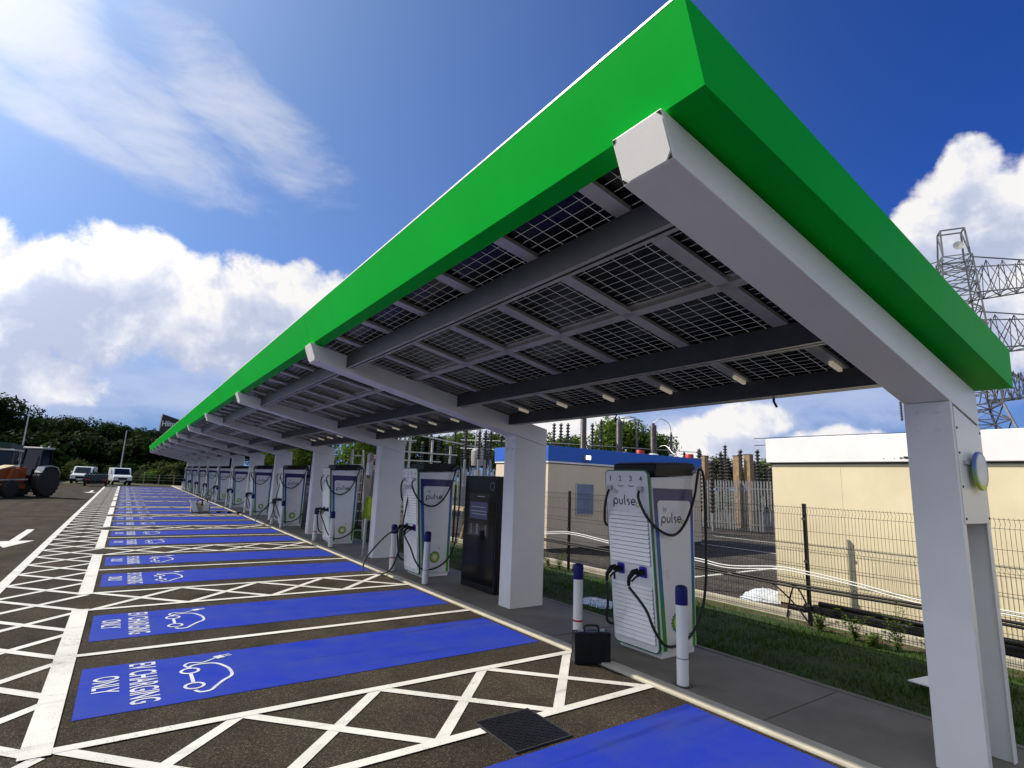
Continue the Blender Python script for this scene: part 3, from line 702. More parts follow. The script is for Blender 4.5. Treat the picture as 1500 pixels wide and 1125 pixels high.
for k in range(n_):
    j = (k+1) % n_
    fp.quad((*o_[k],.030),(*o_[j],.030),(*i_[j],.034),(*i_[k],.034),1); fp.quad((*o_[k],.002),(*o_[j],.002),(*o_[j],.030),(*o_[k],.030),1)
fp.poly([(*p,.034) for p in i_], 0); fp.xf(FM)
fp.build('front_door', [M['charger_white'], M['trim_green']], ch)
rc = MB(); rc.box(-CW+.06,CW-.06,1.935,1.99,.0342,.0355); rc.xf(FM).build('outlet_recess', M['alu'], ch) if False else None
# louvres: slats set in shallow grooves
def louvres(v0, v1, n):
    mb = MB(); h = (v1-v0)/n; mb.box(-CW+.04,CW-.04,v0,v1,.0342,.0352,1)
    for k in range(n):
        a = v0+k*h
        mb.hexa([(-CW+.045,a+.012,.0356),(CW-.045,a+.012,.0356),(CW-.045,a+h-.001,.0356),(-CW+.045,a+h-.001,.0356),
                 (-CW+.045,a+.008,.058),(CW-.045,a+.008,.058),(CW-.045,a+h-.003,.040),(-CW+.045,a+h-.003,.040)])
    return mb.xf(FM)
louvres(1.02,1.66,12).build('louvre_panel', [M['charger_white'],M['grey_ink']], ch); louvres(.10,.78,13).build('louvre_panel', [M['charger_white'],M['grey_ink']], ch)
def front_text(body, u0, u1, v0, v1, m, nm='lettering', bold=0.):
    t = fit(text_mb(body, 1, bold=bold), u0, u1, v0, v1); t.v = [(p[0],p[1],.0352) for p in t.v]; return t.xf(FM).build(nm, m, ch)
for s, u in (('1',-.27),('2',-.10),('3',.08),('4',.25)): front_text(s, u-(.012 if s == '1' else .022), u+(.006 if s == '1' else .022), 2.045, 2.115, M['dark_ink'], 'number', .01)
for u in (-.10,.08): 
    t = MB(); ribbon(t, spline([(u-.045,1.995),(u-.01,1.978),(u+.02,1.985),(u+.05,1.985)], 5), .010, .0352); t.xf(FM).build('hook', M['black'], ch)
def wordmark(put, u0, v0, w, z, ring=True):
    """the small grey bp over a rounded geometric 'pulse', with its ring"""
    h = w*.16; st = w*.040; mb = MB(); x = u0
    def arc(cx, cy, r, a0, a1, k=14): return [(cx+r*math.cos(R(a0+(a1-a0)*i/k)), cy+r*math.sin(R(a0+(a1-a0)*i/k))) for i in range(k+1)]
    r = h*.52; cy = v0+r; e = 0
    def st_(pts, closed=False):
        nonlocal e
        e += 1; ribbon(mb, pts, st, z+e*.00008, closed=closed)
    st_(arc(x+r,cy,r,0,360)[:-1], True); st_([(x,cy+.2*r),(x-.12*r,v0-h*.62)]); x += 2*r+st*1.9
    st_([(x,v0+2*r),(x,v0+r*.85)]+arc(x+r*.78,v0+r*.85,r*.78,180,360)+[(x+r*1.56,v0+2*r)]); x += 1.56*r+st*2.2
    st_([(x,v0+h*1.75),(x,v0+.2*h)]+arc(x+.2*h,v0+.2*h,.2*h,180,270,5)); x += .2*h+st*1.8
    st_([(x+r*1.0,v0+2*r-st*.4)]+arc(x+r*.52,v0+1.5*r,r*.45,70,270,9)+arc(x+r*.52,v0+.5*r,r*.5,90,-110,9)); x += r*1.15+st*1.6
    st_([(x,cy)]+[(x+2*r,cy)]+arc(x+r,cy,r,0,310)); x += 2*r+st*1.4
    put(mb).build('lettering', M['dark_ink'], ch)
    t = fit(text_mb('bp', 1), u0+w*.06, u0+w*.22, v0+h*1.75, v0+h*3.0); t.v = [(p[0],p[1],z) for p in t.v]; put(t).build('lettering', M['grey_ink'], ch)
    if ring:
        rg = MB(); ribbon(rg, arc(x+r*.35,v0+r*.15,r*.72,100,420,20), st*.9, z); put(rg).build('ring_mark', M['lime_ink'], ch)
wordmark(lambda m: m.xf(FM), -.235, 1.75, .42, .0353)
# side graphics, both sides
for sgn in (-1, 1):
    def side(m, s=sgn): return m.xf(frame((0,s*CW,0), (1,0,0) if s < 0 else (-1,0,0), (0,0,1), (0,s,0)))
    fx = lambda z: XB+(XT-XB)*(z-.08)/2.07
    q = (lambda x: x) if sgn < 0 else (lambda x: -x)
    dc = MB(); Z = .0025
    outer = [(fx(.09)+.035,.09),(.345,.09),(.345,2.02),(fx(2.02)+.035,2.02)]
    pts = [(q(x), z) for x, z in outer]; pts = pts if sgn < 0 else pts[::-1]
    dc.poly([(*p, Z) for p in pts]); side(dc).build('side_decal', M['decal'], ch)
    inn = []; r = .05
    a0, a1, zb, zt = .105, .285, .088, 1.87
    L_ = lambda z: fx(z)+.105
    inn = [(L_(zb),zb),(a1,zb)]+[(a1-r+r*math.cos(R(t)), zt-r+r*math.sin(R(t))) for t in range(0,91,15)]+[(L_(zt)+r-r*math.sin(R(t)), zt-r+r*math.cos(R(t))) for t in range(0,91,15)]
    pts = [(q(x), z) for x, z in inn]; pts = pts if sgn < 0 else pts[::-1]
    ip = MB(); ip.poly([(*p, Z+.0015) for p in pts]); side(ip).build('side_panel', M['charger_white'], ch)
    if sgn < 0:
        wordmark(side, -.28, 1.60, .42, Z+.003)
        cx, cz, rad = .0, .40, .13
        for k, (rr, mm, ph) in enumerate(((1.,'green_ink',0),(.80,'lime_ink',10),(.58,'yellow_ink',0),(.36,'white_ink',10))):
            fl = MB(); pt = []
            for i in range(36):
                a = R(i*10+ph); ri = rad*rr*(1 if i % 2 == 0 else .80); pt.append((cx+ri*math.cos(a), cz+ri*math.sin(a), Z+.003+k*.0006))
            fl.poly(pt); side(fl).build('flower_emblem', M[mm], ch)
        t = fit(text_mb('bp', 1), .07, .12, .55, .60); t.v = [(p[0],p[1],Z+.003) for p in t.v]; side(t).build('lettering', M['grey_ink'], ch)
        t = MB(); t.box(.255,.27,.235,.262,Z+.002,Z+.004); t.box(.21,.245,.238,.25,Z+.002,Z+.004); side(t).build('rating_label', M['grey_ink'], ch)
# lid with a raised dark hood
ld = MB().prism([(XT+.10,2.165),(XT+.12,2.325),(.40,2.365),(.46,2.28),(.38,2.20)], 'y', -CW+.01, CW-.01); lo = ld.build('hood', M['black'], ch, bevel=.012)
MB().prism([(XT+.14,2.329),(.36,2.364),(.36,2.378),(XT+.14,2.343)], 'y', -CW+.06, CW-.06).build('vent_cover', M['dark_steel'], lo)
# cables and plugs
def plug(u, v, nm='connector'):
    s = MB(); s.prism(rrect(u-.055,u+.055,v-.065,v+.065,.02,3), 'z', .0342, .052); s.xf(FM).build('socket', M['blue_light'], ch)
    c = MB(); c.tube([(u,v,.052),(u,v,.12),(u-.01,v+.012,.15)], [.040,.040,.034], 12)
    c.tube([(u-.005,v+.025,.13),(u-.03,v+.018,.19),(u-.06,v-.05,.235),(u-.075,v-.14,.235)], [.036,.034,.026,.021], 10)
    c.tube([(u-.0,v-.03,.115),(u-.02,v-.045,.16),(u-.05,v-.095,.205)], .012, 8)
    o = c.xf(FM).build(nm, M['black'], ch, smooth=True, auto=50)
    p = FM @ Vector((u-.075,v-.16,.232)); return p
def cable(pts, nm='charging_cable', par=None, r=.017):
    return MB().tube(spline(pts, 8), r, 10).build(nm, M['rubber'], par or ch, smooth=True)
def outlet(u):
    o = MB().prism(rrect(u-.035,u+.035,1.93,1.985,.01,2), 'z', .0342, .085); o.xf(FM).build('cable_outlet', M['alu'], ch); return FM @ Vector((u,1.94,.07))
pa = plug(-.17,1.0-.06); pb = plug(.20,1.0-.06)
oa = outlet(-.27); ob = outlet(.25)
LP = tuple
cable([ob, ob+Vector((-.03,-.01,-.10)), (-.50,-.33,1.66), (-.36,-.43,1.50), (-.12,-.45,1.46), (.10,-.45,1.62), (.26,-.46,1.92), (.36,-.45,2.22), (.42,-.44,2.30), (.48,-.45,2.20), (.485,-.46,1.85), (.47,-.47,1.30), (.44,-.47,.80), (.34,-.46,.46), (.15,-.46,.26), (-.10,-.46,.17), (-.32,-.44,.19), (-.46,-.40,.36), (-.55,-.34,.60), tuple(pb)])
cable([oa, oa+Vector((-.03,.02,-.10)), (-.54,.36,1.70), (-.44,.43,1.52), (-.20,.45,1.50), (.05,.45,1.66), (.24,.46,1.95), (.35,.45,2.22), (.41,.44,2.30), (.47,.45,2.20), (.475,.46,1.80), (.46,.47,1.25), (.40,.46,.75), (.22,.46,.45), (.0,.46,.30), (-.26,.44,.24), (-.46,.38,.32), (-.56,.27,.56), tuple(pa)])
MB().prism(rrect(-.32,-.285,.66,.86,.01,2), 'z', .0342, .0375).xf(FM).build('door_handle', M['black'], ch)
arm = MB(); arm.tube([(.30,-.40,2.24),(.42,-.44,2.315)], .018, 8); arm.tube([(.30,.40,2.24),(.41,.44,2.315)], .018, 8); arm.build('cable_arm', M['steel'], ch)
ch['label'] = 'white charger nearest the camera with louvred front and numbered cable outlets 1 to 4'
chargers = [ch]
CL = ['white charger nearest the camera with louvred front and numbered cable outlets 1 to 4',
      'second white charger from the camera beside the black totem, cable looped onto the kerb',
      'third white charger from the camera, in front of the stepladder']
for n in range(1, NB):
    lab = CL[n] if n < 3 else ORD[n]+' white charger from the camera in the long row on the pavement'
    skip = () if n < 5 else ('hook','number','rating_label','vent_cover')
    chargers.append(dup(ch, (5.60,4.97+P*n,.022), lab, skip=skip))
# a hanging loop that trails on the kerb at some of the other chargers
for n in (1, 3, 6):
    c = chargers[n]
    cable([(-.44,.10,1.90), (-.50,.10,1.5), (-.58,.08,.95), (-.66,.06,.40), (-.78,.20,.06), (-1.00,.62,-.005), (-1.10,.80,.02), (-1.00,.86,.30), (-.72,.60,.75), (-.58,.30,.92)], 'charging_cable', c)

# bollards
bo = empty('bollard', (5.075,3.93,.025), 'white bollard', 'bollard', 'white bollards guarding the chargers')
MB().lathe([(.062,0),(.062,.80)], n=24).build('tube', M['white'], bo, smooth=True, auto=40)
MB().lathe([(.066,.80),(.066,.955),(.060,.982),(.035,.995),(.0,1.0)], n=24).build('cap', M['navy'], bo, smooth=True, auto=50)
MB().lathe([(.10,0),(.10,.006)], n=20).build('foot_ring', M['dark_steel'], bo)
tp = MB().lathe([(.0632,.262),(.0632,.272)], n=24).build('tape', M['grey_ink'], bo, smooth=True, auto=40)
bo['label'] = 'white bollard with navy cap nearest the camera, in front of the first charger'
for n in range(NB):
    for k, yy in enumerate((3.93, 5.57)):
        if n == 0 and k == 0: continue
        w = 'near' if k == 0 else 'far'
        lab = 'white navy capped bollard with red band behind the black case' if n == 0 else 'white bollard at the %s corner of the %s charger from the camera' % (w, ORD[n] if n else 'nearest')
        b = dup(bo, (5.075,yy+P*n,.025), lab, skip=('tape',) if k else ())
        if k == 1 and n < 4:
            MB().lathe([(.0635,.275),(.0635,.298)], n=24).build('red_band', M['red'], b, smooth=True, auto=40)

# ------------------------------------------------------------------ small things on the pavement
cs_ = empty('equipment_case', (4.76,4.985,.0), 'black hard equipment case standing upright on the kerb below a bollard', 'case', rz=R(-27))
for nm, y0, y1 in (('shell',-.078,-.004),('lid',.004,.078)):
    m = MB(); m.box(-.215,.215,y0,y1,.012,.345)
    for x in (-.14,0,.14): m.box(x-.02,x+.02,y0-.006 if y0 < 0 else y1,y0 if y0 < 0 else y1+.006,.04,.32)
    m.build(nm, M['gloss_black' if 0 else 'black'], cs_, bevel=.010)
for x in (-.13,.13): MB().box(x-.03,x+.03,-.025,.025,.347,.372).build('latch', M['alu'], cs_, bevel=.004)
MB().tube(spline([(-.09,0,.345),(-.085,0,.395),(-.05,0,.412),(.05,0,.412),(.085,0,.395),(.09,0,.345)],4), .013, 8).build('handle', M['rubber'], cs_)
MB().box(-.213,.213,-.0035,.0035,.015,.346).build('rim', M['alu'], cs_)
for x in (-.17,.17):
    for y in (-.05,.05): MB().box(x-.02,x+.02,y-.015,y+.015,0,.012).build('foot', M['rubber'], cs_)

def totem(loc, lab):
    t = empty('screen_totem', loc, lab, 'totem', 'black screen totems between the chargers')
    MB().box(-.14,.14,-.60,.60,.0,2.12).build('cabinet', M['black'], t, bevel=.012)
    s = MB().box(-.146,-.1405,-.55,.55,.12,2.06); s.build('glass', M['gloss_black'], t, bevel=.003)
    sc = MB(); sc.quad((-.1465,.40,.98),(-.1465,-.32,.98),(-.1465,-.32,1.78),(-.1465,.40,1.78)); so_ = sc.build('screen', M['glass_dark'], t)
    im = MB(); im.quad((-.1470,.36,1.30),(-.1470,-.28,1.30),(-.1470,-.28,1.62),(-.1470,.36,1.62)); im.build('screen_picture', M['screen_dim'], t)
    tx = MB()
    for z, a, b in ((1.72,.10,-.16),(1.52,.30,-.20),(1.44,.33,-.25),(1.385,.28,-.24)): tx.quad((-.1474,a,z),(-.1474,b,z),(-.1474,b,z+.012),(-.1474,a,z+.012))
    for y in (.30,.10,.06,-.22):
        for k in range(5): tx.quad((-.1474,y,1.02+.04*k),(-.1474,y-.03-.012*(k%2),1.02+.04*k),(-.1474,y-.03-.012*(k%2),1.038+.04*k),(-.1474,y,1.038+.04*k))
    tx.build('screen_lines', M['screen_pale'], t)
    em = MB(); ribbon(em, [(.07*math.cos(2*PI*k/24), .07*math.sin(2*PI*k/24)) for k in range(24)], .012, 0, closed=True); em.xf(frame((-.147,-.42,1.93),(0,-1,0),(0,0,1),(-1,0,0))).build('ring_mark', M['grey_ink'], t)
    return t
totem((5.86,9.12,.022), 'tall black screen totem between the second charger and the nearest full white column')
totem((5.86,9.12+2*BP,.022), 'distant black screen totem beside the fourth charger from the camera')
sl = empty('slim_post', (5.28,13.95,.022), 'slim plain grey post on the pavement before the third column from the camera', 'post')
MB().lathe([(.038,0),(.038,.93),(.03,.945),(0,.95)], n=14).build('tube', M['steel'], sl, smooth=True, auto=50); MB().lathe([(.08,0),(.08,.008)], n=14).build('foot_plate', M['steel'], sl)
# flush access cover
cvr = empty('drain_cover', (3.02,3.98,0), 'dark ribbed square access cover set between hatching and blue bay', 'cover')
m = MB(); m.box(-.29,.29,-.31,.31,.004,.016); m.build('frame', M['dark_steel'], cvr)
pm = MB()
for i in range(14):
    for j in range(15):
        x = -.265+.039*i; y = -.285+.039*j; d = .016 if (i+j) % 2 else -.016
        pm.bar((x-abs(d)*.7,y-d*.7,.0185), (x+abs(d)*.7,y+d*.7,.0185), .008, .006)
pm.build('tread', M['black'], cvr)
MB().box(-.275,.275,-.295,.295,.0162,.0172).build('lid', M['black'], cvr)
# open tool bag and small tools on a far bay
tb = empty('tool_bag', (3.25,30.6,.01), 'open white and tan bag of tools lying on a blue bay', 'bag')
m = MB(); 
ring0 = [(.42,.25),(-.42,.28),(-.45,-.22),(.40,-.26)]
m.hexa([(.40,-.24,0),(.42,.24,0),(-.42,.26,0),(-.44,-.24,0),(.36,-.28,.42),(.34,.20,.30),(-.38,.22,.46),(-.46,-.20,.52)]); m.build('bag_body', M['plank'], tb, bevel=.05)
m = MB(); m.hexa([(-.30,-.30,.05),(-.10,-.32,.05),(-.12,-.25,.05),(-.32,-.25,.05),(-.52,-.32,.62),(-.30,-.34,.55),(-.32,-.28,.55),(-.54,-.26,.62)]); m.hexa([(.05,-.30,.10),(.33,-.31,.10),(.33,-.27,.10),(.05,-.27,.10),(.12,-.34,.52),(.30,-.34,.48),(.30,-.28,.48),(.12,-.28,.52)]); m.build('flap', M['plastic_sheet'], tb)
for q in (-.1,.12): MB().tube(spline([(q-.14,-.28,.35),(q-.08,-.33,.60),(q+.06,-.33,.64),(q+.14,-.28,.38)],5), .022, 8).build('handle', M['black'], tb)
for k, (x, y) in enumerate(((4.02,30.45),(4.45,30.1),(4.80,29.7))):
    t = empty('hand_tool', (x,y,.012), ['black hand tool nearest the open tool bag','middle black hand tool in the row beside the tool bag','black hand tool closest to the kerb beside the tool bag'][k], 'tool', 'hand tools laid on the bay')
    MB().box(-.10,.10,-.05,.05,0,.09).build('head', M['black'], t, bevel=.02); MB().tube([(.10,0,.045),(.30,.02,.03)], .018, 8).build('handle', M['rubber'], t)
# stepladder and stacked crates behind the third charger
sl_ = empty('stepladder', (6.35,17.6,.02), 'grey aluminium stepladder standing behind the third charger', 'ladder')
for x in (-.24,.24): MB().bar((x,-.02,0),(x*.75,.42,2.9),.05,.03).build('front_stile', M['alu'], sl_)
for k in range(9):
    z = .3*(k+1); MB().bar((-.24+.006*k,.0+.043*k+.02,z),(.24-.006*k,.0+.043*k+.02,z),.07,.025).build('tread', M['alu'], sl_)
for x in (-.24,.24): MB().bar((x,.95,0),(x*.75,.46,2.9),.035,.025).build('rear_stile', M['alu'], sl_)
for k in range(3):
    c = empty('crate', (6.75,16.3,.02+.30*k), ['bottom black crate','middle black crate','top black crate'][k]+' of the stack on the pavement edge by the stepladder', 'crate', 'stacked black crates')
    MB().box(-.22,.22,-.30,.30,.0,.27).build('crate_body', M['black'], c, bevel=.012)
    m = MB()
    for z in (.06,.12,.18): m.box(-.222,-.2205,-.26,.26,z,z+.03)
    m.build('slot', M['alu'], c)
hv = MB(); q = random.Random(5)
prof = [(.02,.98),(.10,.95),(.13,.7),(.16,.45),(.17,.25)]
for j in range(4):
    (r0,z0),(r1,z1) = prof[j],prof[j+1]
    for k in range(14):
        a, b = 2*PI*k/14, 2*PI*(k+1)/14; w = lambda t, r: r*(1+.25*math.sin(5*t))
        hv.quad((w(a,r1)*math.cos(a),w(a,r1)*math.sin(a),z1),(w(b,r1)*math.cos(b),w(b,r1)*math.sin(b),z1),(w(b,r0)*math.cos(b),w(b,r0)*math.sin(b),z0),(w(a,r0)*math.cos(a),w(a,r0)*math.sin(a),z0))
tag(hv.build('hi_vis_vest', M['hiviz'], None, loc=(6.45,16.85,.45), smooth=True), 'yellow green hi-vis vest hung on the stepladder by the black crates', 'vest')
# control box high on the third column
jb = empty('junction_box', (5.30,14.05,2.30), 'pale grey junction box with antenna fixed to the third column from the camera', 'box')
MB().box(-.06,.06,-.09,.09,-.22,.12).build('enclosure', M['charger_white'], jb, bevel=.02); MB().box(-.05,.05,-.07,.07,.16,.38).build('camera_head', M['alu'], jb, bevel=.02)
MB().tube(spline([(0,-.02,-.22),(.0,-.0,-.30),(.0,.10,-.26),(.04,.14,-.05),(.03,.1,.16)],5), .012, 6).build('lead', M['rubber'], jb); MB().box(.06,.084,-.03,.03,-.1,.3).build('bracket', M['alu'], jb)
# pink notice behind the third charger
ns = empty('notice_sign', (8.2,21.2,-.06), 'pink notice with black symbol on a post behind the third charger', 'sign')
MB().box(-.03,.03,-.03,.03,0,2.95).build('post', M['dark_steel'], ns); MB().box(-.33,.33,-.045,-.031,2.38,2.98).build('notice_board', M['pink'], ns)
mk = MB(); mk.poly([(-.12,-.047,2.56),(.12,-.047,2.56),(.12,-.047,2.66),(.05,-.047,2.72),(.05,-.047,2.82),(-.05,-.047,2.82),(-.05,-.047,2.72),(-.12,-.047,2.66)]); mk.build('symbol', M['black'], ns)
# a long dark equipment cabinet back there
ec = empty('equipment_cabinet', (8.6,22.6,-.06), 'long black equipment cabinet on the grass behind the third charger', 'cabinet')
MB().box(-.4,.4,-1.3,1.3,0,2.35).build('cabinet_body', M['black'], ec, bevel=.02)
for y in (-.65,.65): MB().box(-.412,-.401,y-.6,y+.6,.1,2.25).build('cabinet_door', M['dark_steel'], ec, bevel=.004)
# timber post-and-rail behind the second charger
tr = empty('timber_barrier', (9.95,17.6,-.05), 'brown timber trestle barrier with pale plank behind the second charger', 'barrier')
for y in (-.9,.9):
    MB().bar((-.18,y,0),(0,y,1.02),.12,.12).build('leg', M['timber'], tr); MB().bar((.18,y,0),(0.0,y+.002,1.0),.12,.12).build('leg', M['timber'], tr)
MB().box(-.11,.11,-2.2,2.4,1.03,1.16).build('plank', M['plank'], tr)
to_ = empty('orange_trestle', (7.6,14.6,-.05), 'orange brown trestle leg topped with cream plank left of the second charger', 'trestle')
for x in (-.06,.08): MB().bar((x,0,0),(x*.8,0,1.28),.09,.07).build('leg', M['orange'], to_)
MB().box(-.16,.18,-.28,.30,1.29,1.40).build('plank', M['plank'], to_)
# white sheets lying on the grass
def sheet(nm, c, sx, sy, hgt, lab, seed, rz=0.):
    q = random.Random(seed); m = MB(); n = 14
    H = [[hgt*max(0,(1-((i/n-.5)*2)**4)*(1-((j/n-.5)*2)**4))*(.6+.4*q.random())+.004 for j in range(n+1)] for i in range(n+1)]
    for i in range(n+1):
        for j in range(n+1): m.v.append(((i/n-.5)*sx*(1+.12*q.uniform(-1,1)), (j/n-.5)*sy*(1+.12*q.uniform(-1,1)), H[i][j]))
    for i in range(n):
        for j in range(n): a = i*(n+1)+j; m.f.append((a,a+n+1,a+n+2,a+1)); m.m.append(0)
    return tag(m.build(nm, M['plastic_sheet'], None, loc=c, rot=(0,0,rz), smooth=True), lab, 'sheet')
sheet('plastic_sheet', (7.25,7.45,-.035), .62, .85, .05, 'crumpled pale plastic sheet on the grass behind the nearest charger', 1)
sheet('plastic_wrap', (10.5,6.05,.0), .65, 1.0, .20, 'bulging clear white plastic wrap heaped at the corner of the cream building', 2, .5)
wb = MB(); wb.hexa([(0,0,0),(.62,-.28,0),(.55,-.52,0),(-.02,-.22,0),(0,0,.012),(.62,-.28,.10),(.55,-.52,.11),(-.02,-.22,.012)]); tag(wb.build('white_board', M['white'], None, loc=(7.5,2.75,.02)), 'white board lying on dark grass beside the nearest column', 'board')
# ------------------------------------------------------------------ mesh fence along the lawn
FX = 9.60
mf = empty('mesh_fence', (FX,4.86,-.10), 'dark welded mesh fence along the back of the lawn', 'fence')
pn = MB(); W_ = 3.02; hts = [0,.10,.60,.64,.68,1.15,1.19,1.23,1.72,1.78,1.86]
off = lambda z: (.035 if abs(z-.64) < .01 or abs(z-1.19) < .01 else (.05 if z > 1.77 and z < 1.8 else 0))
nw = 60
for k in range(nw+1):
    y = W_*k/nw; pn.tube([(off(z), y, z+.07) for z in hts], .0026, 4, cap=False)
for z in (.02,.20,.40,.60,.68,.90,1.15,1.23,1.45,1.72,1.84): pn.bar((off(z)-.005,0,z+.07),(off(z)-.005,W_,z+.07),.0055)
pme = pn.mesh('mesh_panel', M['black']); pst = MB().box(-.03,.03,-.022,.022,0,1.96); pst.box(-.032,.032,-.024,.024,1.96,1.975); pom = pst.mesh('post', M['black'])
clp = MB()
for z in (.3,1.0,1.7): clp.box(-.05,-.0305,-.03,.03,z,z+.04)
clm = clp.mesh('clamp', M['dark_steel'])
for k in range(-3, 5):
    o = bpy.data.objects.new('post', pom); COL.objects.link(o); o.parent = mf; o.location = (0,3.03*k,0)
    c = bpy.data.objects.new('clamp', clm); COL.objects.link(c); c.parent = o
    if k < 4: o = bpy.data.objects.new('mesh_panel', pme); COL.objects.link(o); o.parent = mf; o.location = (-.036,3.03*k+.005,0)
# ducts tied along the fence
def run(nm, pts, r, m, lab, cat, n=1, gap=.03):
    root = empty(nm, pts[0], lab, cat)
    for k in range(n):
        mb = MB().tube([Vector(p)-Vector(pts[0])+Vector((0,0,-gap*k)) for p in spline(pts, 6)], r, 8); mb.build('duct' if n > 1 else 'pipe', m, root, smooth=True)
    return root
run('white_duct_pair', [(9.52,16,.78),(9.52,12.4,.72),(9.52,10.9,.84),(9.52,9.6,.78),(9.52,8.4,.68),(9.52,7.06,.70),(9.52,6.3,.66),(9.52,5.4,.77),(9.52,4.89,.77),(9.52,4.1,.71),(9.52,3.2,.61),(9.52,2.3,.66),(9.52,.5,.6)], .0095, M['conduit'], 'pair of white ducts sagging along the mesh fence', 'duct', 2, .045)
run('black_duct_bundle', [(9.50,16,.56),(9.50,11.8,.58),(9.50,9.5,.57),(9.50,7.0,.56),(9.50,4.9,.53),(9.50,3.2,.55),(9.50,1,.5)], .020, M['black'], 'straight bundle of black ducts tied along the mesh fence', 'duct', 2, .045)
for k, (y0, y1, h) in enumerate(((5.95,4.95,.42),(5.25,4.85,.40),(5.05,5.30,.36))):
    tag(MB().tube(spline([(9.66,y0,.5),(9.67,y0*.6+y1*.4,.5-.1*h),(9.68,y0*.25+y1*.75,.22),(9.69,y1,-.06)],6), .014, 7).build('drop_cable', M['rubber'], None), ['longest thin black cable curving to the ground beside the fence post','middle black cable curving down at the fence post','short black cable bowed backwards at the fence post'][k], 'cable', 'cables dropping to the ground')
lp = empty('pipe_stack', (9.93,2.6,.0), 'stack of long black pipes lying at the foot of the cream building', 'pipes')
for k, (dx, z) in enumerate(((-.03,.05),(.06,.05),(-.01,.13),(.07,.135),(.02,.21))):
    MB().tube([(dx,-4.2+.05*k,z),(dx+.01,.4,z),(dx,2.75-.12*k,z)], .042, 10).build('pipe', M['black'], lp, smooth=True)

# plants by the fence
def plant(loc, h, seed, lab, ns=5):
    q = random.Random(seed); root = empty('weed_plant', loc, lab, 'plant', 'weeds growing by the mesh fence')
    st = MB(); lf = MB()
    for s in range(ns):
        a = q.random()*2*PI; d = q.uniform(.05,.28); hh_ = h*q.uniform(.55,1)
        pts = spline([(0,0,0),(d*.3*math.cos(a),d*.3*math.sin(a),hh_*.5),(d*math.cos(a),d*math.sin(a),hh_)],6); st.tube(pts, .004, 5)
        for p in pts[2:]:
            for k in range(4):
                t = q.random()*2*PI; l = q.uniform(.035,.08); dv = Vector((math.cos(t),math.sin(t),q.uniform(-.2,.5))).normalized(); sv = dv.cross(Vector((0,0,1))).normalized()*l*.28
                b = Vector(p)+dv*.01; lf.quad(b,b+dv*l*.5+sv,b+dv*l,b+dv*l*.5-sv)
    st.build('stem', M['bark'], root); lf.build('foliage', M['leaf'], root); return root
PL = [((9.30,4.05,-.10),.52,'leafy green weed growing through the mesh left of the tallest weed'),((9.25,3.48,-.11),.72,'tallest leafy green weed in front of the mesh fence'),((9.38,4.62,-.1),.28,'low weed at the foot of the near mesh fence post'),((9.1,3.75,-.1),.25,'low spreading weed between two taller weeds'),((9.35,11.4,-.1),.42,'small pale weed at the fence left of the nearest full column'),((9.32,10.95,-.1),.52,'upright pale weed near the far mesh fence post'),((9.30,3.05,-.1),.34,'dark weed half hidden behind the nearest column')]
for k, (l, h, lab) in enumerate(PL): plant(l, h, 40+k, lab, 6)

# ------------------------------------------------------------------ buildings beyond the fence
def building(nm, x0, y0, lab): return empty(nm, (x0,y0,0), lab, 'building')
cb_ = building('cream_building', 10.07, 5.66, 'long low cream building with white parapet beyond the mesh fence')
MB().box(0,7,-14,0,.10,2.575).build('wall', M['cream'], cb_)
MB().box(.03,6.97,-13.97,-.03,-.02,.099).build('plinth', M['soil'], cb_)
MB().box(-.07,7.07,-14.07,.07,2.60,3.05).build('parapet', M['parapet'], cb_, bevel=.01)
MB().box(-.02,7.02,-14.02,.02,2.5755,2.598).build('drip_strip', M['dark_steel'], cb_)
jt = MB()
for y in (-1.22,-2.44,-3.66,-4.88,-6.1): jt.box(-.0025,.002,y-.003,y+.003,.12,2.57)
jt.build('panel_joint', M['cream2'], cb_)
st_ = MB(); q = random.Random(2)
for k in range(26):
    y = -1.9-q.random()*.75-(.0 if k < 16 else 1.9); st_.box(-.073,-.0705,y,y+q.uniform(.01,.045),2.635+q.uniform(0,.02),2.65+q.uniform(.0,.035))
st_.build('peeling_patch', M['dark_steel'], cb_)
bb = building('blue_topped_kiosk', 10.70, 13.20, 'small cream substation kiosk with bright blue parapet behind the nearest charger')
MB().box(0,7.6,0,2.92,.10,2.66).build('wall', M['cream2'], bb)
MB().box(.03,7.57,.03,2.89,-.02,.099).build('plinth', M['dark_steel'], bb)
MB().box(-.05,7.65,-.05,2.97,2.745,3.215).build('parapet', M['blue_trim'], bb, bevel=.008)
MB().box(-.035,7.635,-.035,2.955,2.69,2.744).build('white_band', M['parapet'], bb); MB().box(-.01,7.61,-.01,2.93,2.661,2.689).build('shadow_gap', M['dark_steel'], bb)
wn_ = MB().box(1.19,1.90,-.02,-.002,1.13,2.06).build('window', M['blue_grey'], bb); m = MB(); m.box(1.15,1.188,-.028,-.002,1.09,2.10); m.box(1.902,1.94,-.028,-.002,1.09,2.10); m.box(1.189,1.901,-.028,-.002,2.062,2.10); m.box(1.189,1.901,-.028,-.002,1.09,1.128); m.build('frame', M['alu'], wn_)
fl_ = MB().box(1.42,1.66,-.16,-.052,2.84,3.00).build('floodlight', M['alu'], bb); MB().box(1.44,1.64,-.163,-.1605,2.86,2.98).build('lens', M['flood'], fl_)

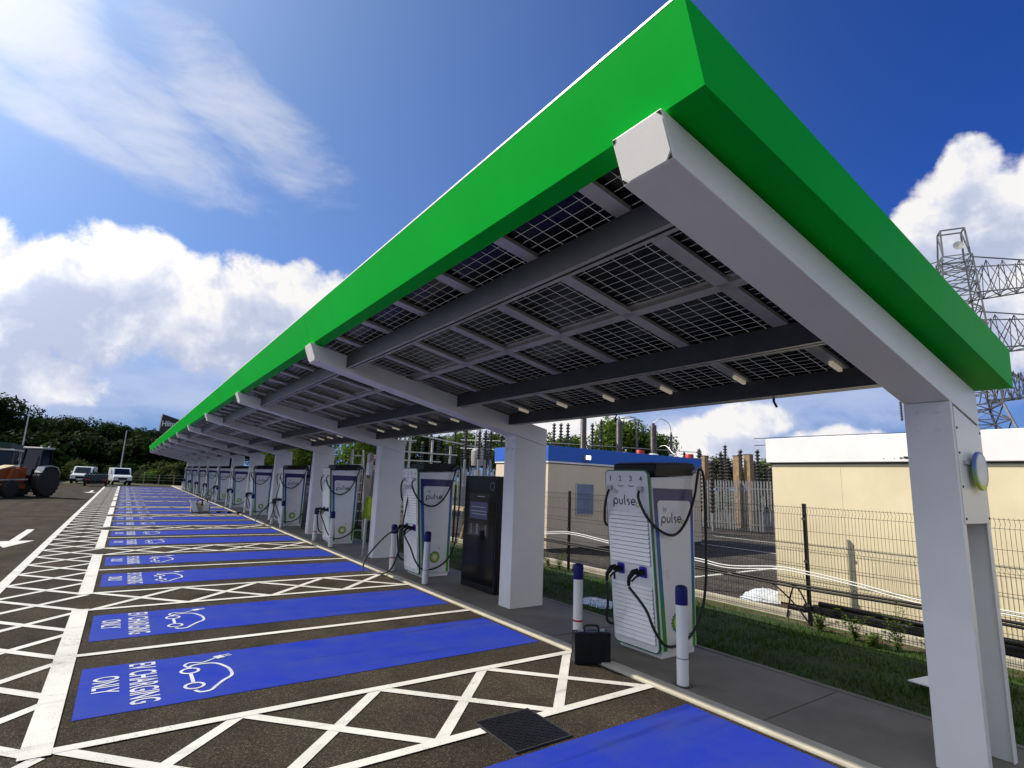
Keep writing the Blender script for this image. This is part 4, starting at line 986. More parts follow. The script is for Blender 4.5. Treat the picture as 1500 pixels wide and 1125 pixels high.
# palisade fences
def palisade(nm, a, b, h, pitch, w, m, lab):
    a = Vector(a); b = Vector(b); d = (b-a); Ln = d.length; d.normalize(); root = empty(nm, a, lab, 'fence', rz=math.atan2(d.y, d.x))
    pm = MB(); k = 0
    while k*pitch < Ln:
        x = k*pitch
        pm.prism([(x,.06),(x+w,.06),(x+w,h-.09),(x+w*.75,h-.02),(x+w*.5,h),(x+w*.25,h-.02),(x,h-.09)], 'y', -.012, .0); k += 1
    pm.build('pales', m, root)
    for z in (.35,h-.45): MB().box(0,Ln,.001,.05,z,z+.055).build('rail', m, root)
    k = 0
    while k*2.75 <= Ln: MB().box(k*2.75-.04,k*2.75+.04,.051,.13,0,h-.15).build('post', M['dark_steel'], root); k += 1
    return root
palisade('palisade_fence', (25.6,24,0), (27.2,8,0), 2.6, .155, .075, M['pale_galv'], 'dark grey palisade fence between the kiosk and the cream building')
palisade('palisade_fence', (16.5,39.3,0), (24.6,32.4,0), 2.9, .25, .15, M['alu'], 'pale grey palisade fence behind the second charger')
palisade('palisade_fence', (12.5,46,0), (16.4,39.5,0), 2.4, .25, .15, M['dark_steel'], 'dark palisade fence left of the pale one, behind the chargers')

# ------------------------------------------------------------------ substation plant
def ribbed(loc, z0, z1, r, lab, nm='insulator_stack', m='porcelain', pitch=.10):
    root = empty(nm, (loc[0],loc[1],0), lab, 'insulator', 'insulators of the substation')
    MB().box(-.05,.05,-.05,.05,0,z0-.001).build('support_post', M['steel'], root)
    pr = [(r*.45,z0)]; z = z0+.02
    while z < z1-.05:
        pr += [(r*.45,z),(r,z+pitch*.35),(r*.95,z+pitch*.5),(r*.45,z+pitch*.62)]; z += pitch
    pr += [(r*.45,z1-.03),(r*.6,z1-.03),(r*.6,z1),(0,z1)]
    MB().lathe(pr, n=10).build('insulator', M[m], root, smooth=True, auto=35)
    MB().lathe([(r*.5,z1),(r*.5,z1+.08),(0,z1+.09)], n=8).build('terminal', M['alu'], root); return root
ORD2 = ORD+['nineteenth','twentieth','twenty-first','twenty-second','twenty-third','twenty-fourth','twenty-fifth','twenty-sixth','twenty-seventh','twenty-eighth']
nth = lambda k: ORD2[k] if k else 'first'
A_ = [(15.3,26.2,4.8),(15.76,25.52,4.73),(16.05,25.34,4.75),(16.31,25.18,4.76),(16.79,24.86,4.55),(17.10,24.65,4.55)]
for k, (x, y, z) in enumerate(A_): ribbed((x,y), 3.2, z, .13, 'black ribbed insulator, %s from the left behind the black totem' % nth(k), pitch=.15)
A2_ = [(16.2+.42*k,33.5-.36*k,4.4+.5*((k*5)%3)) for k in range(9)]
for k, (x, y, z) in enumerate(A2_): ribbed((x,y), 2.9, z, .13, 'far black ribbed insulator above the pale palisade, %s from the left' % nth(k), pitch=.17)
B_ = [(19.1,23.13,5.27),(19.39,22.89,5.28),(19.68,22.64,5.29),(20.67,21.74,5.33),(21.02,21.41,5.56)]
for k, (x, y, z) in enumerate(B_): ribbed((x,y), 3.3, z, .12 if k < 4 else .10, 'black ribbed insulator above the blue parapet, %s from the left' % nth(k), pitch=.17)
C_ = [(18.96,20.6,5.52,.165),(20.25,19.34,5.34,.165),(21.37,18.09,5.16,.165),(20.84,18.69,4.87,.06),(21.91,17.43,4.72,.07)]
for k, (x, y, z, r) in enumerate(C_):
    root = empty('bushing', (x,y,0), ('thick grey bushing, %s from the left behind the blue parapet' if k < 3 else 'thin grey surge arrester, %s in line after the thick bushings') % (nth(k) if k < 3 else nth(k-3)), 'bushing', 'bushings of the substation')
    MB().box(-.14,.14,-.14,.14,0,3.55).build('support_post', M['steel'], root)
    pr = [(r*1.5,3.551),(r*1.5,3.62),(r,3.63)]; zz = 3.65
    while zz < z-.06: pr += [(r,zz),(r*.9,zz+.03)]; zz += .06
    pr += [(r*.9,z-.04),(r*.5,z-.03),(r*.5,z+.06),(0,z+.07)]
    MB().lathe(pr, n=14).build('insulator', M['bush_grey'], root, smooth=True, auto=40)
    MB().lathe([(r*1.5,3.56),(r*1.5,3.66),(r*1.3,3.70)], n=14).build('collar', M['parapet'], root)
D_ = [(24.9,18.0,4.1),(24.66,17.09,3.5),(29.2,21.05,4.36),(29.6,20.5,3.8),(29.9,20.06,4.33),(30.1,19.7,3.97),(30.5,19.1,4.47),(30.75,18.7,3.9),(31.0,18.3,4.48),(31.2,18.0,3.68),(31.3,17.7,3.48),(31.55,17.3,3.8),(31.8,16.8,3.5),(29.4,20.8,3.9),(30.3,19.4,3.7)]+[(33.0+.52*k,27.5-.80*k,3.6+.55*((k*7)%4)) for k in range(11)]
D_.sort(key=lambda t: -t[1]/t[0])
for k, (x, y, z) in enumerate(D_): ribbed((x,y), .9, z, .16, 'dark ribbed insulator column behind the dark palisade, %s from the left' % nth(k), pitch=.20)
for k, (x, y, z) in enumerate(((27.7,19.7,3.98),(28.75,18.2,4.02),(29.05,17.7,4.10))):
    root = empty('timber_post', (x,y,0), ['leftmost thick brown timber post above the dark palisade','middle thick brown timber post above the dark palisade','rightmost thick brown timber post above the dark palisade'][k], 'post', 'timber posts in the substation')
    MB().box(-.19,.19,-.19,.19,0,z).build('timber', M['timber'], root, bevel=.02); MB().box(-.21,.21,-.21,.21,z+.001,z+.03).build('cap', M['dark_steel'], root)
for k, (x, y, z, r) in enumerate(((19.82,18.34,3.66,.17),(20.21,17.91,3.80,.20),(21.26,16.65,3.52,.19),(21.63,16.16,3.66,.19))):
    root = empty('red_cap_switch', (x,y,0), ('red capped switch post, %s from the left above the blue parapet') % nth(k), 'switch', 'red capped switches')
    MB().box(-.07,.07,-.07,.07,0,z-.42).build('support_post', M['steel'], root); MB().lathe([(r,z-.41),(r,z-.03),(r*.9,z),(0,z)], n=14).build('red_cap', M['red'], root, smooth=True, auto=40)
def wire(nm, pts, r, lab):
    return tag(MB().tube(spline(pts,8), r, 5).build(nm, M['steel'], None), lab, 'wire', 'wires of the substation')
wire('busbar', [(18.96,20.6,5.62),(19.6,20.0,5.60),(20.25,19.34,5.44),(20.9,18.8,5.55)], .02, 'horizontal busbar above the first two thick bushings')
wire('jumper', [(20.25,19.34,5.42),(20.6,18.95,5.55),(20.84,18.69,5.35),(20.84,18.69,4.95)], .018, 'curved jumper from second thick bushing to first thin arrester')
wire('jumper', [(21.37,18.09,5.24),(21.6,17.8,5.45),(21.85,17.5,5.2),(21.91,17.43,4.8)], .018, 'curved jumper from third thick bushing to second thin arrester')
wire('jumper', [(21.37,18.09,3.9),(21.5,17.5,4.1),(21.3,16.9,3.75),(21.26,16.65,3.55)], .014, 'low looping lead from third thick bushing to a red cap')
for k, dz in enumerate((0,.35)): wire('overhead_wire', [(26,15.5,4.35+dz),(30,13,4.75+dz),(36,9,5.3+dz)], .02, ['lower','upper'][k]+' overhead wire above the timber posts')
for k, dz in enumerate((0,.3)): wire('overhead_wire', [(16,28,3.9+dz*1.6),(19,23,3.75+dz*1.6),(24,17.2,3.6+dz)], .018, ['lower','upper'][k]+' overhead wire behind the blue parapet')
# pipe gantry left of the kiosk
gr = empty('pipe_gantry', (14.2,27.5,0), 'pale steel pipe gantry seen above the second charger', 'gantry')
for k, (x, y, h) in enumerate(((-1.7,1.4,4.7),(-1.45,1.2,4.9),(-1.2,1.0,4.3),(-.2,.2,4.2),(.6,-.5,3.9))): MB().box(x-.05,x+.05,y-.05,y+.05,0,h).build('upright', M['alu'], gr)
for a, b in (((-2.1,1.8,3.55),(.9,-.8,3.4)),((-2.1,1.8,3.05),(.2,-.2,3.0)),((-1.9,1.6,4.15),(-.9,.8,4.15)),((-1.45,1.2,4.6),(2.6,-2.2,3.7))): MB().bar(a,b,.07).build('crossbar', M['alu'], gr)
tk = empty('oil_tank', (16.6,27.0,0), 'small pale grey cylindrical transformer tank above the pale palisade', 'tank')
MB().lathe([(.34,2.9),(.38,3.3),(.38,3.75),(.2,3.9),(0,3.92)], n=16).build('tank', M['alu'], tk, smooth=True, auto=40); MB().box(-.1,.1,-.1,.1,0,2.9).build('support_post', M['steel'], tk)
for x in (-.2,.12): MB().tube(spline([(x,0,3.7),(x+.02,0,4.3),(x+.05,.02,4.8),(x+.16,.02,4.95)],5), .035, 6).build('pipe', M['alu'], tk)

# ------------------------------------------------------------------ pylon
py = empty('pylon', (60.9,15.6,0), 'tall grey lattice electricity pylon rising behind the cream building', 'pylon', rz=R(28))
def lattice(w0, z0, w1, z1, n, t):
    m = MB(); hw = lambda z: (w0+(w1-w0)*(z-z0)/(z1-z0))/2
    for sx in (-1,1):
        for sy in (-1,1): m.bar((sx*hw(z0),sy*hw(z0),z0),(sx*hw(z1),sy*hw(z1),z1),t*1.7)
    zs = [z0+(z1-z0)*(1-(1-k/n)**1.25) for k in range(n+1)]
    for a, b in zip(zs, zs[1:]):
        ha, hb = hw(a), hw(b)
        for s in (-1,1):
            m.bar((-ha,s*ha,a),(hb,s*hb,b),t); m.bar((ha,s*ha,a),(-hb,s*hb,b),t); m.bar((s*ha,-ha,a),(s*hb,hb,b),t); m.bar((s*ha,ha,a),(s*hb,-hb,b),t)
            m.bar((-hb,s*hb,b),(hb,s*hb,b),t); m.bar((s*hb,-hb,b),(s*hb,hb,b),t)
    return m
lattice(8.6,0,3.6,10.2,5,.085).build('lower_body', M['lattice'], py); lattice(3.6,10.2,2.2,24.2,11,.07).build('upper_body', M['lattice'], py)
pk = MB()
for s in (-1,1): pk.bar((-1.0,s*1.0,24.2),(-.55,s*.9,27.0),.13); pk.bar((1.0,s*1.0,24.2),(.55,s*.9,27.0),.13); pk.bar((-.55,s*.9,27.0),(.55,s*.9,27.0),.11); pk.bar((-1,s,24.2),(.55,s*.9,27.0),.1)
pk.bar((-.55,-.9,27.0),(-.55,.9,27.0),.11); pk.bar((.55,-.9,27.0),(.55,.9,27.0),.11); pk.build('peak', M['lattice'], py)
dsh = MB().lathe([(.05,-.15),(.40,.0),(.43,.04),(.36,.02),(0,-.06)], n=18); dsh.xf(Matrix.Translation((-1.1,-.2,25.1)) @ Matrix.Rotation(R(-80),4,'Y')); dsh.build('dish', M['alu'], py)
for z, ln in ((20.4,9.2),(15.2,10.4),(10.6,4.2)):
    for s in (-1,1):
        a = MB(); w = 1.35; tip = (0,s*(ln+1.0),z+.5)
        for sx in (-1,1):
            a.bar((sx*w,s*1.0,z),tip,.10); a.bar((sx*w,s*1.0,z+3.4),(sx*.25,s*(ln*.60+.5),z+2.6),.09); a.bar((sx*.25,s*(ln*.60+.5),z+2.6),tip,.08)
        n = 8
        for k in range(n):
            t0, t1 = k/n, (k+1)/n; y0, y1 = s*(1+ln*t0), s*(1+ln*t1); w0, w1 = w*(1-t0), w*(1-t1)
            h0, h1 = (z+3.35-1.2*t0 if t0 < .65 else z+2.57-(t0-.65)*5.8), (z+3.35-1.2*t1 if t1 < .65 else z+2.57-(t1-.65)*5.8)
            b0, b1 = z+.5*t0, z+.5*t1
            a.bar((-w0,y0,b0),(w1,y1,b1),.06); a.bar((w0,y0,b0),(-w1,y1,b1),.06)
            for sx in (-1,1): a.bar((sx*w0,y0,b0),(sx*w1*.5,y1,h1),.06); a.bar((sx*w1,y1,b1),(sx*w1*.5,y1,h1),.055); a.bar((sx*w0*.5,y0,h0),(sx*w1,y1,b1),.055)
        a.build('cross_arm', M['lattice'], py)
        st = MB()
        pr = [(.06,-2.0)]
        for k in range(12): pr += [(.06,-1.95+.15*k),(.15,-1.9+.15*k),(.06,-1.83+.15*k)]
        st.lathe(pr+[(.04,0)], n=8); st.xf(Matrix.Translation((0,s*(ln+.9),z+.45))); st.build('insulator_string', M['porcelain'], py, smooth=True)
mp_ = py.matrix_basis
for k, (z, ln) in enumerate(((20.4,9.2),(15.2,10.4),(10.6,4.2))):
    for s in (-1,1):
        th_ = R(28); lx, ly = 0, s*(ln+.9); wx, wy = 60.9-ly*math.sin(th_), 15.6+ly*math.cos(th_)
        dx, dy = math.cos(th_), math.sin(th_)
        if s > 0: continue
        pts = [(wx+dx*t, wy+dy*t, z-1.6-6*(1-((t-60)/60)**2)) for t in range(0,121,12)]
        tag(MB().tube(pts, .035, 4).build('power_line', M['lattice'], None), 'power line from the %s right cross arm of the pylon' % ['upper','middle','lower'][k], 'power line', 'power lines from the pylon')
# ------------------------------------------------------------------ trees
def crown_mesh(seed, n, rx, rz, leaf, m, lobes=14):
    q = random.Random(seed); mb = MB(); C_ = []
    for k in range(lobes):
        a = q.random()*2*PI; t = q.random(); h = -.75+1.65*q.random(); rad = (1-.45*abs(h))*rx*(.25+.6*math.sqrt(t))
        C_.append((rad*math.cos(a), rad*math.sin(a), h*rz*.8, q.uniform(.26,.46)*rx))
    C_.append((0,0,rz*.55,rx*.45)); C_.append((0,0,-.1,rx*.55))
    for k in range(n):
        cx, cy, cz, r = C_[q.randrange(len(C_))]
        d = Vector((q.gauss(0,1), q.gauss(0,1), q.gauss(0,1))).normalized(); rr = r*(.55+.5*q.random()**.5)*(1+.25*math.sin(d.x*9+cx)*math.sin(d.z*8+cy))
        p = Vector((cx,cy,cz))+d*rr
        nrm = (d+Vector((q.gauss(0,.5),q.gauss(0,.5),q.gauss(0,.5)))).normalized(); s = nrm.orthogonal().normalized(); s = Matrix.Rotation(q.random()*6.28,3,nrm) @ s; t = nrm.cross(s)
        l = leaf*q.uniform(.6,1.3); i = len(mb.v)
        mb.v += [tuple(p-s*l), tuple(p+t*l*.55), tuple(p+s*l), tuple(p-t*l*.55)]; mb.f.append((i,i+1,i+2,i+3)); mb.m.append(0)
    return mb.mesh('crown', m), C_
def trunk_mesh(C_, h0, r, seed):
    mb = MB(); mb.tube([(0,0,-.1),(.02,.03,h0*.5),(0,.05,h0),(0,0,h0+.8)], [r*1.25,r,r*.8,r*.5], 9)
    for cx, cy, cz, rr in C_[:9]: mb.tube([(0,0,h0*.75),(cx*.35,cy*.35,h0+.6+cz*.2),(cx*.85,cy*.85,h0+1.4+cz*.9)], [r*.5,r*.35,r*.1], 6)
    return mb.mesh('trunk', M['bark'])
KINDS_T = {}
for nm, seed, mk in (('a',1,'leaf_dark'),('b',2,'leaf_dark'),('c',3,'leaf'),('d',4,'leaf_olive'),('e',6,'leaf')):
    cm, C_ = crown_mesh(seed, 8200, 2.6, 2.5, .135, M[mk], 16); KINDS_T[nm] = (cm, trunk_mesh(C_, 2.4, .17, seed))
def tree(kind, x, y, h, wd, lab, rz, grp, z0=0., nm='tree'):
    cm, tm = KINDS_T[kind]; sc = h/7.4; root = empty(nm, (x,y,z0), lab, 'tree', grp, rz); root.scale = (sc*wd, sc*wd, sc)
    c = bpy.data.objects.new('crown', cm); COL.objects.link(c); c.parent = root; c.location = (0,0,4.6)
    t = bpy.data.objects.new('trunk', tm); COL.objects.link(t); t.parent = root; return root
q = random.Random(11)
front = [(-33,110,10.5,'a'),(-28.5,107,11.5,'b'),(-24,111,10.5,'a'),(-19.6,106,11.2,'b'),(-15.6,107,12.2,'a'),(-11.9,112,10.0,'b'),(-8.6,108,9.8,'a'),(-5.2,111,10.0,'b'),(-1.9,108,9.3,'a'),(1.2,112,8.6,'b'),(4.2,109,7.2,'d'),(7.6,112,7.4,'a'),(11.5,110,7.6,'d'),(16,113,8,'b'),(21,112,8,'a')]
for k, (x, y, h, kd) in enumerate(front):
    tree(kd, x, y, h, 1.15, 'dark tree in the line beyond the far vans, %s from the left' % nth(k), q.random()*6, 'trees across the far end')
for k in range(11):
    x = -31+k*4.1+q.uniform(-1,1); tree('ab'[k % 2], x, 121+q.uniform(-2,3), 9.6+q.uniform(-.8,.8)-max(0,(x+2)*.12), 1.35, 'dark tree behind the front tree line, %s from the left' % nth(k), q.random()*6, 'trees behind the front line')
# shrubs in front of the tree line
KINDS_S = []
for s, mk in ((21,'leaf_olive'),(22,'leaf_dark'),(23,'leaf')):
    cm, C_ = crown_mesh(s, 2600, 1.25, .75, .11, M[mk], 10); KINDS_S.append(cm)
sm = MB()
for a in range(5): sm.tube([(0,0,-.1),(.2*math.cos(a*1.26),.2*math.sin(a*1.26),.35),(.5*math.cos(a*1.26),.5*math.sin(a*1.26),.9)], [.04,.03,.015], 5)
sme = sm.mesh('stem', M['bark'])
def shrub(x, y, s, kind, lab, grp):
    root = empty('shrub', (x,y,0), lab, 'shrub', grp, (x*7) % 6); root.scale = (s*1.2,s*1.2,s)
    c = bpy.data.objects.new('foliage', KINDS_S[kind]); COL.objects.link(c); c.parent = root; c.location = (0,0,.85)
    t = bpy.data.objects.new('stem', sme); COL.objects.link(t); t.parent = root
for k in range(15):
    x = -27+k*2.65+q.uniform(-.5,.5); shrub(x, 92+q.uniform(-1.5,3), q.uniform(1.2,1.9), (0,1,0,1,1,2)[k % 6], 'low shrub before the far trees, %s from the left' % nth(k), 'shrubs at the far end')
for k, (x, y, s, kd) in enumerate(((1.5,86,.9,0),(3.4,85,1.1,2),(5.4,84.5,1.4,0),(7.4,84,1.6,1),(9.2,82,1.5,0),(6.4,88,1.6,0),(4.2,89,1.5,1))):
    shrub(x, y, s, kd, 'shrub on the grass beyond the last bay, %s along' % nth(k), 'shrubs beyond the last bay')
# trees beyond the substation and along the right
right = [(12.8,33.5,6.0,'e',1.1),(15.0,40,6.4,'c',1.0),(13.5,49,6.0,'e',1.1),(13.5,58,6.4,'d',1.1),(14.5,68,6.8,'e',1.1),(21.5,56,6.0,'c',1.15),(26.5,54,7.2,'a',1.2),(30,52,7.6,'c',1.1),(33.5,50,7.6,'c',1.1),(35.8,47,7.7,'e',1.1),(40,45.5,7.6,'c',1.1),(43,41.5,9.6,'c',1.1),(45.8,39,8.2,'e',1.0),(49,33,5.6,'d',1.1),(52,30,5.4,'c',1.1),(18,75,7,'d',1.2),(55,26,5.2,'d',1.1),(31,58,7.5,'b',1.2)]
RL = 'green tree beyond the substation and chargers, %s along'
for k, (x, y, h, kd, w) in enumerate(right): tree(kd, x, y, h, w, RL % nth(k), k*1.7, 'trees beyond the substation')

# ------------------------------------------------------------------ far end furniture
def lamp_post(x, y, h, lab, rz):
    r = empty('lamp_post', (x,y,0), lab, 'lamp post', 'lamp posts', rz); MB().tube([(0,0,0),(0,0,h*.2),(0,0,h)], [.09,.085,.05], 10).build('pole', M['alu'], r, smooth=True, auto=40)
    MB().tube([(0,0,h),(.15,0,h+.05),(.5,0,h+.07)], .03, 6).build('arm', M['alu'], r); MB().hexa([(.45,-.14,h+.02),(1.0,-.1,h+.05),(1.0,.1,h+.05),(.45,.14,h+.02),(.45,-.12,h+.12),(1.0,-.08,h+.11),(1.0,.08,h+.11),(.45,.12,h+.12)]).build('lantern', M['dark_steel'], r)
lamp_post(-9.2,77.4,8.1, 'grey lamp post on the left above the tractor', 2.6); lamp_post(-.45,84,6.5, 'grey lamp post in the middle behind the white vans', 1.2)

def van(loc, rz, lab):
    r = empty('parked_van', loc, lab, 'van', 'white vans parked at the far end', rz)   # front towards local -y
    prof = [(-2.2,.42),(-2.2,.80),(-2.12,.98),(-1.35,1.14),(-.72,1.84),(-.5,1.90),(2.1,1.90),(2.2,1.75),(2.22,.42)]
    MB().prism([(y,z) for y, z in prof], 'x', -.88, .88).build('body', M['van_white'], r, bevel=.07)
    ws = MB(); ws.hexa([(-.74,-1.36,1.17),(.74,-1.36,1.17),(.74,-1.34,1.165),(-.74,-1.34,1.165),(-.66,-.76,1.82),(.66,-.76,1.82),(.66,-.74,1.815),(-.66,-.74,1.815)]); ws.v = [(a,b-.022,c+.012) for a,b,c in ws.v]; ws.build('windscreen', M['glass_dark'], r)
    for s in (-1,1):
        MB().prism([(-1.12,1.2),(-.68,1.68),(-.05,1.68),(-.05,1.2)], 'x', s*.883-.004, s*.883+.004).build('side_window', M['glass_dark'], r)
        h = MB(); h.hexa([(s*.60-.2,-2.215,.72),(s*.60+.2,-2.215,.72),(s*.60+.2,-2.18,.72),(s*.60-.2,-2.18,.72),(s*.62-.18,-2.19,.92),(s*.62+.18,-2.17,.92),(s*.62+.18,-2.13,.92),(s*.62-.18,-2.13,.92)]); h.build('headlight', M['alu'], r)
        MB().box(s*1.0-.09,s*1.0+.09,-1.12,-1.0,1.18,1.38).build('mirror', M['van_white' if s < 0 else 'black'], r, bevel=.02)
        for y in (-1.42,1.45):
            w = MB().lathe([(.2,-.11),(.32,-.11),(.335,-.08),(.335,.08),(.32,.11),(.2,.11)], n=20); w.xf(Matrix.Translation((s*.80,y,.335)) @ Matrix.Rotation(PI/2,4,'Y')); wo = w.build('wheel', M['rubber'], r)
            rm = MB().lathe([(.19,-.112),(.19,.112)], n=16); rm.xf(Matrix.Translation((s*.80,y,.335)) @ Matrix.Rotation(PI/2,4,'Y')); rm.build('rim', M['alu'], wo)
    MB().box(-.42,.42,-2.225,-2.19,.60,.84).build('grille', M['black'], r, bevel=.01); MB().box(-.86,.86,-2.26,-2.16,.30,.55).build('bumper', M['black'], r, bevel=.04)
    MB().box(-.26,.26,-2.272,-2.262,.40,.50).build('number_plate', M['white_ink'], r)
van((-3.75,80.3,0), R(-6), 'white van parked left, partly behind the dark trailer'); van((-.35,78.0,0), R(8), 'white van parked right at the end of the hatched strip')
tl_ = empty('site_trailer', (-2.25,70.6,0), 'low dark blue loaded trailer in front of the white vans', 'trailer')
MB().box(-.95,.95,-1.3,1.3,.55,1.18).build('bed', M['trailer'], tl_, bevel=.03); m = MB(); q5 = random.Random(8)
for k in range(7): x = -.85+.24*k; y = q5.uniform(-1.1,.7); MB().box(x,x+.2,y,y+q5.uniform(.15,.5),1.181,1.25+q5.random()*.35).build('load_box', M['trailer'], tl_)
for s in (-1,1):
    for y in (-.45,.4): w = MB().lathe([(.18,-.09),(.31,-.09),(.31,.09),(.18,.09)], n=16); w.xf(Matrix.Translation((s*.86,y,.31)) @ Matrix.Rotation(PI/2,4,'Y')); w.build('wheel', M['rubber'], tl_)
    MB().box(s*.7-.16,s*.7+.16,-1.32,-1.302,.60,.72).build('tail_light', M['red'], tl_)
MB().box(-.95,.95,-1.28,-1.2,.30,.5).build('bumper', M['black'], tl_)

# tractor seen three-quarter, nose to the left
tc_ = empty('tractor', (-4.95,44.6,0), 'dark tractor with orange front and pale bonnet standing on the left', 'tractor', rz=R(52)); tc_.scale = (.86,.86,.97)
def wheel(x, y, r_, w_):
    w = MB().lathe([(r_*.55,-w_*.5),(r_*.93,-w_*.5),(r_,-w_*.38),(r_,w_*.38),(r_*.93,w_*.5),(r_*.55,w_*.5)], n=26)
    for k in range(22):
        a = 2*PI*k/22; 
        for s in (-1,1): w.hexa([tuple(Vector((r_*.98*math.cos(a+d+s*0),r_*.98*math.sin(a+d),z))*1) for d, z in ((0,s*.02),(.09,s*.02),(.16,s*w_*.45),(.07,s*w_*.45))]+[tuple(Vector((r_*1.04*math.cos(a+d),r_*1.04*math.sin(a+d),z))) for d, z in ((0,s*.02),(.09,s*.02),(.16,s*w_*.45),(.07,s*w_*.45))])
    w.xf(Matrix.Translation((x,y,r_*1.03)) @ Matrix.Rotation(PI/2,4,'X')); o = w.build('wheel', M['rubber'], tc_)
    h = MB().lathe([(r_*.54,-w_*.3),(r_*.50,-w_*.2),(r_*.2,-w_*.1),(r_*.2,w_*.1),(r_*.50,w_*.2),(r_*.54,w_*.3)], n=20); h.xf(Matrix.Translation((x,y,r_*1.03)) @ Matrix.Rotation(PI/2,4,'X')); h.build('rim', M['rim_and_shade_green'], o)
for y in (-.95,.95): wheel(.75,y,.92,.55); wheel(-1.75,y*.85,.52,.36)
MB().prism([(-.2,.75),(1.3,.75),(1.3,1.25),(-.2,1.35)], 'y', -.55, .55).build('chassis', M['cab_black'], tc_)
cabm = MB(); 
for x, x2 in ((.22,.36),(1.25,1.15)):
    for s in (-1,1): cabm.bar((x,s*.72,1.35),(x2,s*.66,3.02),.08)
cabm.box(.22,1.25,-.72,.72,1.28,1.36); cabm.build('cab_frame', M['cab_black'], tc_)
MB().prism([(.27,1.37),(1.2,1.37),(1.1,2.99),(.40,2.99)], 'y', -.64, .64).build('cab_glass', M['glass_dark'], tc_)
MB().box(.22,1.3,-.76,.76,3.02,3.14).build('cab_roof', M['alu'], tc_, bevel=.05)
for x in (.45,1.1): MB().lathe([(.07,3.141),(.07,3.24),(0,3.26)], c=(x,-.4), n=10).build('beacon', M['alu'], tc_)
for s in (-1,1): MB().prism([(.0,1.55),(.2,1.92),(.75,2.02),(1.3,1.92),(1.6,1.5),(1.55,1.48),(1.25,1.86),(.75,1.96),(.25,1.86),(.05,1.52)], 'y', s*.95-.28, s*.95+.28).build('mudguard', M['alu'], tc_)
MB().prism([(-2.6,1.0),(-.27,.9),(-.27,1.85),(-1.2,1.86),(-2.5,1.52)], 'y', -.40, .40).build('engine_body', M['orange'], tc_, bevel=.05)
MB().prism([(-2.62,1.54),(-1.2,1.885),(-1.2,1.96),(-2.66,1.62)], 'y', -.42, .42).build('bonnet', M['plank'], tc_, bevel=.03)
MB().prism([(-2.0,.55),(-1.2,.55),(-1.05,1.80),(-1.55,1.72)], 'y', -.62, -.41).build('orange_panel', M['orange'], tc_, bevel=.03)
MB().box(-3.2,-2.65,-.7,.7,.35,1.1).build('front_attachment', M['orange'], tc_, bevel=.05); MB().bar((-3.4,-.75,1.05),(-.6,-.85,1.12),.08).build('boom', M['alu'], tc_)
MB().box(-2.7,-.3,-.5,.5,.55,.78).build('axle', M['orange'], tc_)
MB().tube([(-.6,.45,1.8),(-.6,.45,2.7)], .05, 8).build('exhaust', M['dark_steel'], tc_)
# second machine at the frame edge
dg = empty('digger', (-6.6,46.2,0), 'dark digger cut off by the left edge beside the tractor', 'digger', rz=R(-8))
MB().box(-1.3,1.0,-.8,.8,.75,1.6).build('body', M['cab_black'], dg, bevel=.08); MB().box(-.3,.9,-.6,.6,1.601,2.75).build('cab', M['glass_dark'], dg, bevel=.05); MB().box(-.4,1.0,-.7,.7,2.751,2.85).build('cab_roof', M['alu'], dg, bevel=.03)
for s in (-1,1): MB().prism([(-1.5,.1),(1.2,.1),(1.35,.4),(1.2,.72),(-1.5,.72),(-1.65,.4)], 'y', s*.85-.22, s*.85+.22).build('track', M['rubber'], dg, bevel=.05)
MB().tube(spline([(1.0,0,1.5),(1.8,.0,2.6),(2.3,0,1.9),(2.2,0,.9)],4), .12, 8).build('boom', M['orange'], dg)

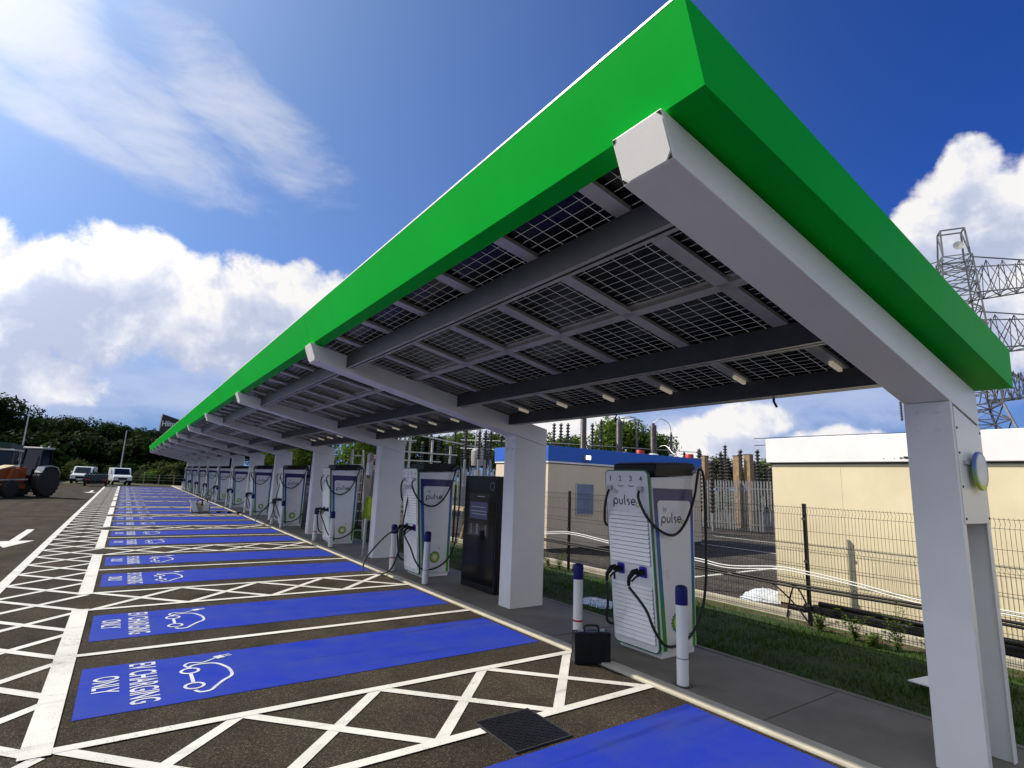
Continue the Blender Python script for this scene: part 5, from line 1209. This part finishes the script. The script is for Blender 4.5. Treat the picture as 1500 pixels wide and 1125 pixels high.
# the matching canopy on the far left
lc = empty('far_canopy', (-10.8,66,0), 'distant green edged canopy on white column at the left edge', 'canopy')
MB().prism([(-6,3.75),(2.1,3.35),(2.1,3.78),(-6,4.15)], 'y', -.2, 0).build('side_fascia', M['rim_and_shade_green'], lc); MB().prism([(2.101,3.35),(2.2,3.35),(2.2,3.78),(2.101,3.78)], 'y', -.2, 30).build('front_fascia', M['rim_and_shade_green'], lc)  # fascia green darkened to paint in the shade on it
MB().prism([(-6,3.70),(2.1,3.30),(2.1,3.349),(-6,3.749)], 'y', .01, 30).build('roof_sheet', M['dark_steel'], lc)
for k in range(3):
    y = .4+6*k; b = MB().prism([(-6,3.30),(2.35,3.12),(2.35,3.29),(-6,3.69)], 'y', y, y+.35).build('beam', M['white'], lc); MB().prism([(.3,0),(.8,0),(1.5,3.1),(.9,3.1)], 'y', y, y+.35).build('column', M['white'], lc)
# hotel tower with sign, and low roofs
ht = empty('hotel_tower', (5.3,150,0), 'dark brown hotel tower with slanted roofline and white sign beyond the trees', 'building')
MB().prism([(0,0),(7.5,0),(7.5,12.4),(.25,14.55),(.0,9)], 'y', 0, 6).build('wall', M['brown_clad'], ht); MB().prism([(4.0,13.8),(9.5,12.0),(9.5,12.8),(1.9,14.2)], 'y', 6.2, 12).build('rear_wing', M['brown_clad'], ht)
t = fit(text_mb('Hilton', 1, bold=.02), 0, 3.25, 0, 1.25); t.xf(frame((.38,-.03,11.75), (1,0,0), (0,0,1), (0,-1,0))).build('sign_lettering', M['white_ink'], ht)
MB().box(.0,2.4,-.1,-.002,9.65,9.95).build('canopy_strip', M['parapet'], ht)
lr = empty('low_building', (-1.2,136,0), 'long low dark roofed building just above the far trees', 'building')
MB().box(-2.5,7,0,8,0,8.6).build('wall', M['brown_clad'], lr); MB().prism([(-2.9,8.601),(7.4,8.601),(7.4,9.35),(-2.9,9.75)], 'y', -.4, 8.4).build('roof', M['dark_steel'], lr); MB().box(-2.95,2,-.45,-.401,9.55,9.75).build('eaves_strip', M['parapet'], lr)
for k in range(10):
    x = -30+k*3.6; shrub(x, 99+(k % 3), 3.2+.4*(k % 2), 1, 'tall dark bush under the far trees, %s from the left' % nth(k), 'tall bushes under the far trees')
# post and wire fence at the far end
ff = empty('wire_fence', (2.5,82.2,0), 'low timber post and wire fence beyond the last bay', 'fence')
for k in range(9): MB().box(k*1.6-2-.05,k*1.6-2+.05,-.05,.05,0,1.25).build('post', M['timber'], ff)
for z in (.5,.85,1.18): MB().box(-2,10.8,-.065,-.051,z,z+.03).build('wire', M['steel'], ff)
